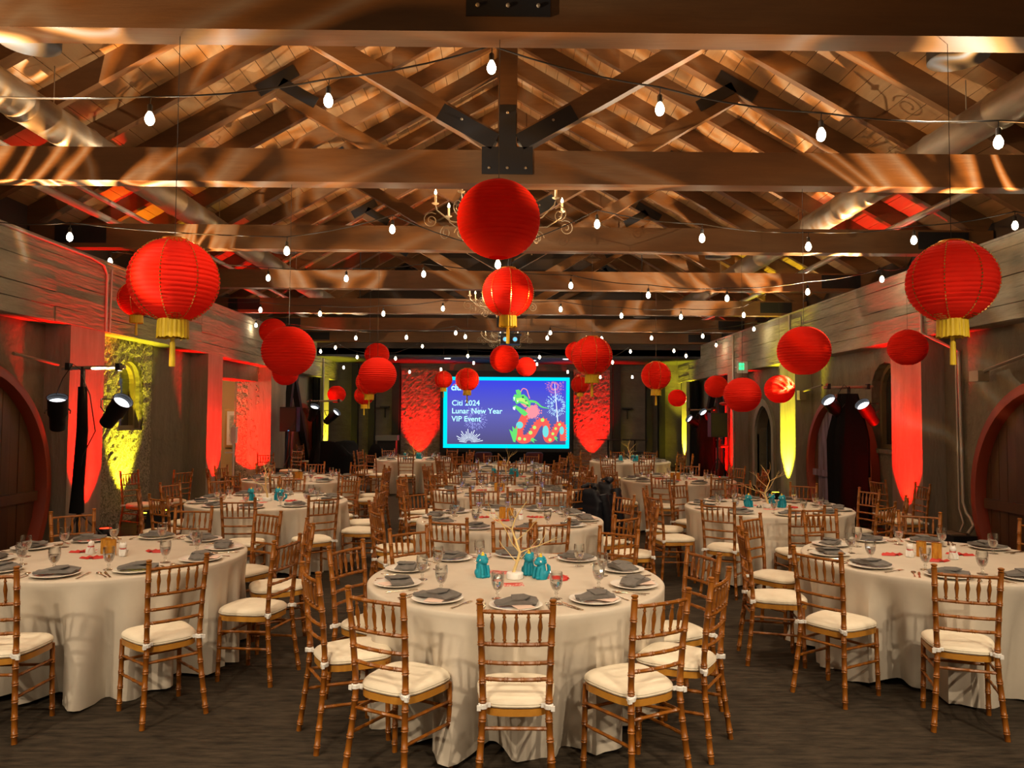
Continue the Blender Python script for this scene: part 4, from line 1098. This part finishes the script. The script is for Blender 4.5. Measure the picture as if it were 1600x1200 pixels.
art('dragon_spots', [disc(935, 770, 17), disc(985, 775, 14), disc(1040, 712, 19), disc(1078, 662, 17), disc(1155, 590, 18), disc(1228, 780, 16), disc(1255, 722, 14), disc(1282, 672, 13), disc(1318, 632, 14)], 'lime')
art('dragon_mane', [disc(1055, 510, 62)]+burst(1055, 505, 55, 92, 16, 14, -PI*.35, PI*.75, 7), 'pink')
art('dragon_head', [[(870, 375), (885, 345), (930, 350), (975, 345), (1010, 375), (1040, 430), (1035, 475), (985, 445), (935, 425), (905, 440), (885, 405), (872, 410)],
                    [(868, 460), (900, 450), (940, 470), (985, 500), (1015, 530), (985, 555), (945, 530), (905, 490)], [(895, 305), (925, 298), (950, 320), (945, 350), (905, 345)]], 'green')
art('dragon_jaw_stripe', [[(900, 385), (960, 375), (1010, 415), (1020, 445), (960, 415), (905, 405)]], 'lime')
art('dragon_teeth', [[(872, 375), (890, 370), (885, 410)], [(905, 405), (925, 405), (915, 425)], [(868, 470), (895, 462), (890, 498), (872, 490)]], 'white')
art('dragon_tongue', [[(940, 430), (985, 440), (1010, 465), (985, 470)]], 'pink')
art('dragon_eye', [disc(965, 372, 10), [(985, 400), (1010, 405), (990, 415)], [(1000, 440), (1025, 450), (1005, 458)]], 'dark')
art('dragon_horn', ribbon(smooth([(1030, 410), (1090, 420), (1140, 460), (1190, 475), (1222, 480)]), [26-1.0*i for i in range(25)]), 'green')
art('dragon_whisker', ribbon(smooth([(945, 320), (965, 290), (1000, 300), (1015, 340), (1030, 385)]), 9), 'pink')
art('dragon_claws', [[(865, 650), (895, 680), (915, 640), (912, 720), (895, 805), (875, 800), (835, 680), (870, 705)], [(1045, 770), (1060, 760), (1105, 790), (1070, 785), (1080, 812), (1045, 790), (1040, 812)], [(1265, 750), (1280, 745), (1305, 765), (1290, 770), (1300, 795), (1275, 775)]], 'green')
def text(s_, u, v, size, m, name, bold=.0, par=None, loc=None, mid=False):
    cu = bpy.data.curves.new(name, 'FONT'); cu.body = s_; cu.size = size; cu.extrude = .001; cu.offset = bold
    if mid: cu.align_x = 'CENTER'
    o = bpy.data.objects.new(name, cu); C.objects.link(o)
    me = bpy.data.meshes.new_from_object(o.evaluated_get(bpy.context.evaluated_depsgraph_get())); bpy.data.objects.remove(o); bpy.data.curves.remove(cu)
    me.materials.clear(); me.materials.append(m)
    o = link(name, me, par or scr, loc or S(u, v, .008)); o.rotation_euler = (PI/2, 0, 0)
    return o
text('Citi 2024', 282, 455, 72*KS, FC['text'], 'title_line', .004)
text('Lunar New Year', 282, 531, 72*KS, FC['text'], 'title_line', .004)
text('VIP Event', 282, 607, 72*KS, FC['text'], 'title_line', .004)
text('citi', 275, 308, 82*KS, FC['text'], 'logo_letters', .010)
art('logo_arc', ribbon([(300+34*0-8+(44+0)*(1-math.cos(a))*1.0, 268-22*math.sin(a)) for a in [PI*k/10 for k in range(11)]], 6), 'coral')
# stage front under the screen
MB_ = MB().bb(-2.1, 2.2, 27.0, 27.2, 0, .52).build('stage_skirt', M['blackcloth']); tag(MB_, 'black cloth skirt hanging under the screen', 'skirt')
for x, l in ((-.75, 'dark red draped stool under the screen, on the title side'), (1.0, 'dark red draped stool under the screen, on the dragon side')):
    o = MB().lathe([(.30, 0), (.28, .2), (.30, .48), (.26, .53), (.001, .54)], 14).build('draped_stool', M['crimson'], None, True, (x, 26.5, 0)); tag(o, l, 'stool')
# slim shelf brackets between panel and screen
for x, l in ((-4.3, 'small black shelf bracket on the end wall beside the doorway side panel'), (-2.2, 'small black shelf bracket beside the screen title side'), (2.3, 'small black shelf bracket beside the screen dragon side'), (4.35, 'small black shelf bracket on the end wall exit side')):
    o = MB().bb(x-.16, x+.16, YE-.25, YE-.001, 2.05, 2.1).bb(x-.02, x+.02, YE-.12, YE-.001, 1.7, 2.05).build('wall_shelf', M['black']); tag(o, l, 'shelf')

# ------------------------------------------------------------------ uplights at the pilasters
def uplight(x, y, kind, energy, tilt, label, ang=34, d=None):
    col = (1, .0015, .0005) if kind == 'red' else (1, .86, .03)
    t = thing('wall_uplight', label, 'uplight', (x, y, 0), 0, 'floor uplights')
    MB().lathe([(.09, 0), (.10, .02), (.10, .13), (.085, .15)], 18).build('can', M['black'], t, True)
    MB().lathe([(.08, .1505), (.001, .152)], 18).build('lens', M['glow_'+('red' if kind == 'red' else 'yellow')], t)
    lamp('uplight_lamp', 'SPOT', (x, y, .17), energy*1.9, col, .04, d or (tilt*3.4, 0, 1), ang*1.75, .75)
uplight(-5.68, 11.05, 'red', 900, -.075, 'red uplight at the foot of the front doorway side pilaster')
uplight(-5.95, 12.75, 'yellow', 480, -.09, 'yellow uplight below the arched stone window', 34)
uplight(-5.68, 15.9, 'red', 800, -.075, 'red uplight at the pilaster before the side doorway')
uplight(-6.45, 19.35, 'red', 700, 0, 'red uplight at the foot of the rough doorway jamb', 60, (0, .12, 1))
uplight(-5.68, 25.65, 'yellow', 700, -.06, 'yellow uplight at the last doorway side pilaster')
uplight(5.92, 11.85, 'red', 900, .075, 'red uplight at the foot of the front exit side pilaster')
uplight(5.92, 16.85, 'yellow', 900, .075, 'yellow uplight at the second exit side pilaster')
uplight(5.92, 21.05, 'red', 800, .075, 'red uplight at the pilaster with the fire pipes')
uplight(5.95, 26.6, 'yellow', 800, .06, 'yellow uplight at the last exit side pilaster')
uplight(-3.05, 27.1, 'red', 900, 0, 'red uplight under the end wall panel on the doorway side', 40, (0, .085, 1))
uplight(3.08, 27.1, 'red', 900, 0, 'red uplight under the end wall panel on the exit side', 40, (0, .085, 1))
# ------------------------------------------------------------------ light stands with par cans
def parcan(t, p, d, r=.118, L=.44, red=False):
    p = Vector(p); d = Vector(d).normalized(); q = d.to_track_quat('Z', 'Y').to_matrix()
    o = thing('par_can', None, None); o.parent = t; o.location = p; o.rotation_euler = q.to_euler()
    MB().lathe([(.05, -L*.55), (r*.75, -L*.5), (r*.8, -L*.1), (r*.95, -L*.02), (r*.95, L*.45), (r*1.05, L*.5), (r*.97, L*.5), (r*.93, L*.30), (.001, L*.28)], 20).build('can_body', M['black'], o, True)
    MB().lathe([(r*.9, L*.34), (.001, L*.36)], 20).build('lens', M['lens'], o, True)
    MB().tube([(-r*1.15, 0, 0), (-r*1.15, r*.8, -.02), (-r*.6, r*2.0, -.03), (r*.6, r*2.0, -.03), (r*1.15, r*.8, -.02), (r*1.15, 0, 0)], .008, 5).build('yoke', M['black'], o)
    return o
def stand(x, y, zt, label, bar, drape=False, cans=()):
    t = thing('light_stand', label, 'light stand', (x, y, 0))
    MB().tube([(0, 0, .3), (0, 0, zt)], .028, 10).build('pole', M['black'], t, True)
    for k in range(3):
        a = 2*PI*k/3+.4; MB().tube([(0, 0, .55), (.5*math.cos(a), .5*math.sin(a), .012)], .012, 6).build('tripod_leg', M['black'], t)
    MB().tube([(bar[0], 0, zt-.02), (bar[1], 0, zt+.0)], .024, 8).build('crossbar', M['iron'], t)
    for u in (bar[0]+.08, bar[1]-.08):
        MB().box((u, 0, zt), (.05, .08, .09)).build('clamp', M['black'], t)
    for p, d in cans: parcan(t, p, d)
    MB().tube([(.0, -.03, zt-.1), (.12, -.05, zt-.35), (.2, -.05, zt-.8), (.05, -.04, zt-1.1), (.02, -.04, zt-1.4)], .007, 5).build('cable', M['wire'], t, True)
    MB().tube([(.0, -.03, zt-.05), (-.1, -.05, zt+.03), (-.22, -.05, zt-.15), (-.3, -.04, zt-.35)], .006, 5).build('cable', M['wire'], t, True)
    if drape:
        mb = MB(); n = 30; vs = []; m_ = 14
        for i in range(m_+1):
            q = i/m_; z = zt-.12-(zt-.14)*q
            for k in range(n):
                a = 2*PI*k/n; r_ = (.12+.14*min(1, q*3))*(1+.12*math.sin(5*a+q)+.06*math.sin(11*a)); vs.append((r_*math.cos(a)*1.25, r_*math.sin(a)*.9, z))
        mb.add(vs, [(i*n+k, i*n+(k+1) % n, (i+1)*n+(k+1) % n, (i+1)*n+k) for i in range(m_) for k in range(n)]+[tuple(range(n))])
        mb.build('black_sleeve', M['blackcloth'], t, True)
    else:
        MB().tube([(0, 0, zt-.25), (.012, 0, zt-.8), (-.02, 0, zt-1.5), (-.03, 0, .55)], [.05, .065, .07, .085], 12).build('cloth_wrap', M['blackcloth'], t, True)
    return t
zt = P(130, 573, 9.6).z; xs = P(130, 573, 9.6).x
stand(xs, 9.6, zt, 'black tripod light stand with two par cans before the front doorway side pilaster', (-.26, .52), False,
      [((-.30, 0, zt-.58), (.25, -.5, 1)), ((.42, -.02, zt-.56), (.75, -.45, .75))])
c = P(1326, 604, 12.7)
stand(c.x, 12.7, c.z, 'black draped light stand with two par cans before the purple-tinted barrel door', (-.42, .4), True,
      [((-.26, -.05, c.z-.36), (-.8, -.5, .75)), ((.18, -.3, c.z-.44), (-.72, -.45, .75))])
c = P(498, 626, 19.9)
stand(c.x, 19.9, c.z, 'distant light stand with two par cans before the yellow slim pilaster', (-.3, .6), False, [((-.12, -.1, c.z-.32), (.35, -.5, .8)), ((.36, -.1, c.z-.42), (.7, -.35, .6))])
c = P(1100, 640, 21.5)
stand(c.x, 21.5, c.z, 'distant light stand with two par cans beside the exit side loudspeaker', (-.5, .3), True, [((-.30, -.1, c.z-.36), (-.75, -.35, .5)), ((.05, -.1, c.z-.2), (-.6, -.45, .6))])
# loudspeakers on stands
for x, y, D, l, led in ((453, 655, 19.6, 'black loudspeaker with a blue light on a stand beside the doorway jamb', True), (1121, 664, 19.8, 'black loudspeaker on a stand before the exit side drapes', False)):
    c = P(x, y, D); t = thing('loudspeaker', l, 'loudspeaker', c)
    MB().box((0, 0, 0), (.42, .34, .62)).build('cabinet', M['black'], t)
    MB().box((0, -.175, 0), (.38, .012, .57)).build('grille', M['wire'], t)
    if led: MB().lathe([(.03, 0), (.001, .01)], 10, (.02, -.19, -.29)).build('led', M['ledblue'], t)
    MB().tube([(0, 0, -.3), (0, 0, .45-c.z)], .02, 8).build('pole', M['black'], t)
    for k in range(3): a = 2*PI*k/3; MB().tube([(0, 0, .75-c.z), (.45*math.cos(a), .45*math.sin(a), .01-c.z)], .012, 6).build('tripod_leg', M['black'], t)
# black seismic braces and drapes at the screen end
def brace(x, ya, yb, yt, label, s):
    t = MB().beam((x, ya, 0), (x, yt, 2.95), .16, .2, (1, 0, 0)).beam((x, yb, 0), (x, yt+.12, 2.95), .16, .2, (1, 0, 0)).bb(x-.12, x+.12, yt-.2, yt+.3, 2.75, 3.0).build('steel_brace', M['black']); tag(t, label, 'brace', kind='structure')
brace(WL+.0-.18, 21.2, 24.4, 22.2, 'black inverted V steel brace behind the doorway side loudspeaker', -1)
brace(WR+.18, 21.8, 25.4, 23.2, 'black inverted V steel brace behind the exit side loudspeaker', 1)
brace(WR+.18, 27.4, 26.9, 27.1, 'black steel brace at the far exit side corner', 1)
def drape(name, x, y0, y1, label, s):
    vs = []; fs = []; n = 40
    for i in range(n+1):
        y = y0+(y1-y0)*i/n; dx = .05*math.sin(i*1.3)
        vs += [(x+dx, y, .01), (x+dx, y, 2.98)]
    for i in range(n): a = 2*i; fs.append((a, a+2, a+3, a+1))
    k = len(vs); vs += [(x_+s*.01, y_, z_) for x_, y_, z_ in vs[:]]; fs += [tuple(k+q for q in reversed(f)) for f in fs[:]]
    tag(MB().add(vs, fs).build(name, M['blackcloth'], None, True), label, 'curtain')
drape('black_curtain', WL-.12, 24.55, 25.15, 'black curtain strip before the slim yellow pilaster', -1)
drape('black_curtain', WR+.12, 25.2, 26.25, 'black curtain strip beside the last exit side pilaster', 1)
drape('black_curtain', WR+.12, 21.5, 22.1, 'black curtain strip beside the fire pipes', 1)
# draped equipment, podium, tall tables
def lump(loc, sx, sy, h, label, seed, name='draped_equipment'):
    r8 = random.Random(seed); mb = MB(); n = 36; vs = []; rows = [(1.08, 0), (1.03, .1), (1, .35), (.98, .7), (.93, .9), (.8, 1.0), (.4, 1.0), (.02, .97)]
    ph = r8.uniform(0, 6)
    for k_, q in rows:
        for j in range(n):
            a = 2*PI*j/n; p = .55; cx_ = abs(math.cos(a))**p*(1 if math.cos(a) > 0 else -1); cy_ = abs(math.sin(a))**p*(1 if math.sin(a) > 0 else -1)
            f_ = 1+.05*math.sin(9*a+ph)*(1-q)
            vs.append((cx_*sx*k_*f_, cy_*sy*k_*f_, h*q*(1+.12*math.sin(2*a+ph)+.08*math.sin(3*a)) if q > .6 else h*q))
    m_ = len(rows)
    mb.add(vs, [(i*n+k, i*n+(k+1) % n, (i+1)*n+(k+1) % n, (i+1)*n+k) for i in range(m_-1) for k in range(n)]+[tuple((m_-1)*n+k for k in range(n))])
    return tag(mb.build(name, M['blackcloth'], None, True, loc), label, 'equipment')
c = P(522, 745, 21.4); lump((c.x, 21.4, 0), .68, .45, .92, 'black cloth heaped over equipment behind the third doorway side table', 2)
c = P(465, 760, 19.8); lump((c.x+.1, 18.7, 0), .7, .35, .42, 'low black draped equipment case under the loudspeaker', 4)
c = P(588, 745, 22.3); lump((c.x, 22.3, 0), .28, .25, .80, 'small black draped speaker beside the last doorway side table', 6)
o = MB().lathe([(.03, 0), (.001, .012)], 10).build('equipment_light', M['ledteal'], None, False, P(588, 735, 22.03)); tag(o, 'tiny teal indicator lamp on the small draped speaker', 'indicator')
c = P(605, 715, 25.5); t = thing('podium', 'grey topped black podium before the end wall', 'podium', (c.x, 25.5, 0))
MB().bb(-.3, .3, -.2, .2, 0, .95).build('body', M['black'], t); MB().bb(-.36, .36, -.26, .26, .95, 1.12).build('top', M['greydoor'], t)
for k, (x, D) in enumerate(((950, 24.5), (992, 24.5))):
    c = P(x, 713, D); t = thing('bar_table', ['tall slim black bar table nearer the red end panel', 'tall slim black bar table nearer the yellow corner pilaster'][k].replace('nearer', 'beside'), 'bar table', (c.x, D, 0))
    MB().lathe([(.40, 1.03), (.41, 1.05), (.001, 1.055)], 24).build('top', M['black'], t); MB().tube([(0, 0, .02), (0, 0, 1.03)], .03, 8).build('column', M['black'], t)
    MB().lathe([(.26, 0), (.25, .02), (.001, .025)], 20).build('base', M['black'], t)
c = P(1000, 745, 23.5); t = thing('flight_case', 'low black case beyond the last exit side table', 'case', (c.x, 23.5, 0)); MB().bb(-.35, .35, -.25, .25, 0, .72).build('case_body', M['black'], t); MB().bb(-.36, .36, -.26, .26, .60, .63).build('case_lid_seam', M['iron'], t)
# sanitiser stand and picture in the doorway
c = P(365, 690, 16.9)
t = thing('sanitizer_stand', 'slim white sanitizer dispenser stand in the side doorway', 'stand', (-5.75, 16.9, 0))
c = P(365, 690, 16.9); t.location = (c.x, 16.9, 0)
MB().tube([(0, 0, .02), (0, 0, 1.55)], .025, 8).build('pole', M['white'], t); MB().bb(-.05, .07, -.07, .05, 1.15, 1.5).build('dispenser', M['white'], t)
MB().bb(-.16, .02, -.08, .02, .93, .96).build('drip_tray', M['white'], t); MB().lathe([(.18, 0), (.17, .02), (.001, .022)], 20).build('base', M['white'], t)
c = P(365, 669, 21.55); t = thing('framed_picture', 'gilt framed print hanging in the corridor beyond the doorway', 'picture', (c.x, 21.58, c.z))
MB().prism([(-.24, -.54), (.24, -.54), (.24, .54), (-.24, .54)], .05, lambda u, v, w_: (u, -w_, v)).build('frame', M['frame'], t)
MB().prism([(-.18, -.47), (.18, -.47), (.18, .47), (-.18, .47)], .004, lambda u, v, w_: (u, -.05-w_, v)).build('mat_board', M['white'], t)
MB().prism([(-.11, -.36), (.11, -.36), (.11, .36), (-.11, .36)], .004, lambda u, v, w_: (u, -.054-w_, v)).build('print', M['print'], t)
# exit sign, outlets, thermostat, monitor wedge, floor box, hooks
c = P(1172, 574, 19.6); t = thing('exit_sign', 'small green and white exit sign mounted on the concrete lintel', 'sign', (WR-.14, 19.6, c.z))
MB().box((0, 0, 0), (.27, .05, .30)).build('housing', M['white'], t); MB().box((-.03, -.03, .02), (.13, .01, .17)).build('green_panel', M['ledgreen'], t)
for s in (-1, 1): MB().lathe([(.025, 0), (.035, .03), (.001, .035)], 8, (s*.165, 0, -.02)).build('emergency_lamp', M['white'], t)
text('EXIT', 0, 0, .062, M['white'], 'sign_letters', 0, t, (-.03, -.037, 0), True)
c = P(1216, 687, 17.5)
t = thing('thermostat', 'small blue lit control display beside the yellow pilaster', 'control', (WR+.33, 17.75, c.z)); MB().box((0, 0, 0), (.04, .26, .36)).build('housing', M['black'], t); MB().box((-.022, 0, 0), (.005, .22, .3)).build('display', M['ledblue'], t)
for z, k in ((1.05, 0), (.78, 1)):
    o = MB().box((WR+.32, 17.85, z), (.06, .4, .16)).build('switch_plate', M['conduit']); tag(o, ['pale switch plate under the blue display, upper', 'pale switch plate under the blue display, lower'][k], 'switch')
o = MB().box((WL-.34, 11.72, 1.02-.08), (.02, .09, .14)).build('wall_outlet', M['white']); tag(o, 'white wall outlet plate beside the red lit pilaster', 'outlet')
c = P(236, 830, 10.6); t = thing('floor_monitor', 'black wedge monitor on the floor below the yellow stone window', 'speaker', (c.x, 10.9, 0)); MB().prism([(-.24, 0), (.24, 0), (.18, .42), (-.2, .42)], .34, lambda u, v, w_: (u, w_, v)).build('cabinet', M['black'], t); MB().box((.05, 0, .43), (.12, .04, .01)).build('label_plate', M['glow_yellow'], t)
c = P(1515, 842, 10.4); t = thing('floor_box', 'black cable box on the floor where two grey conduits end', 'box', (6.15, 10.62, 0)); MB().bb(-.12, .2, -.28, .22, 0, .2).build('housing', M['black'], t); MB().bb(-.1, .1, -.2, .15, .2, .215).build('lid', M['iron'], t)
# conduits
def conduit(pts, r, label, m='conduit'):
    tag(MB().tube(pts, r, 8).build('wall_conduit', M[m], None, True), label, 'conduit')
xr = WR+.30
conduit([(WR-.04, 11.3, 4.0), (WR-.04, 11.3, 3.05), (WR+.05, 11.15, 2.95), (xr, 10.95, 2.75), (xr, 10.9, .6), (xr, 10.82, .45), (xr, 10.74, .4), (xr, 10.66, .3), (xr-.1, 10.64, .19)], .025, 'grey conduit dropping down the exit side wall beside the red pilaster')
conduit([(xr, 11.02, 2.8), (xr, 11.0, .5), (xr, 10.9, .3), (xr-.15, 10.75, .18)], .015, 'thinner grey conduit parallel to the thicker one on the exit side wall')
conduit([(WL+.035, 4.9, 4.02), (WL+.035, 11.0, 4.02), (WL+.035, 11.35, 3.98), (WL+.035, 11.45, 3.85), (WL+.035, 11.45, 3.0)], .02, 'conduit following the doorway side wall top and turning down at the first pilaster')
conduit([(WL+.035, 11.58, 3.95), (WL+.035, 11.56, 3.0)], .014, 'thin conduit beside the one turning down at the first pilaster')
conduit([(WL+.035, 25.1, 4.0), (WL+.035, 25.15, 3.4), (WL+.035, 25.15, 0.1)], .03, 'conduit on the slim yellow lit pilaster')
conduit([(WR-.035, 20.75, 4.0), (WR-.035, 20.75, .1)], .03, 'conduit on the pilaster with the fire pipes')
conduit([(WR-.04, 16.6, 4.02), (WR-.04, 16.6, 3.3), (WR-.04, 16.75, 3.05)], .025, 'looped conduit at the top of the broad yellow pilaster')
# red fire standpipe
t = thing('fire_standpipe', 'red fire standpipe with valves and bell on the pilaster', 'fire pipe', (WR-.12, 20.95, 0))
MB().tube([(0, 0, 0), (0, 0, 2.4)], .05, 12).build('riser', M['redpipe'], t, True); MB().tube([(0, .2, .3), (0, .2, 2.6)], .03, 10).build('side_pipe', M['redpipe'], t, True)
MB().tube([(-.02, 0, 1.0), (-.25, 0, 1.0), (-.25, 0, 1.15)], .045, 10).build('valve', M['redpipe'], t, True); MB().tube([(-.27, -.06, .55), (-.27, -.06, .95)], .09, 14).build('extinguisher_body', M['redpipe'], t, True)
MB().lathe([(.09, 0), (.08, .02), (.02, .03)], 14, (-.25, 0, 1.15)).build('hand_wheel', M['redpipe'], t, True); MB().ball((-.12, -.02, 2.15), (.13, .06, .05), 12, 6).build('bell', M['redpipe'], t, True)
# iron hooks / picture lights above the barrel doors
c = P(30, 563, 10.0)
o = MB().tube([(WL+.05, 9.3, 2.50), (WL-.1, 10.5, 2.44)], .02, 6).build('door_rail', M['iron']); tag(o, 'short iron bar above the front doorway side barrel door', 'bar')
o = MB().tube([(WR-.03, 9.0, 2.55), (WR+.1, 10.0, 2.42), (WR+.15, 10.15, 2.4)], .022, 6).bb(WR+.05, WR+.2, 10.1, 10.3, 2.28, 2.42).build('door_rail', M['iron']); tag(o, 'iron bar with end bracket above the front exit side barrel door', 'bar')
o = MB().tube([(WR-.0, 15.0, 2.42), (WR+.1, 16.2, 2.34)], .02, 6).bb(WR+.02, WR+.16, 16.2, 16.36, 2.16, 2.36).build('door_rail', M['iron']); tag(o, 'iron bar with end bracket above the purple-tinted barrel door', 'bar')
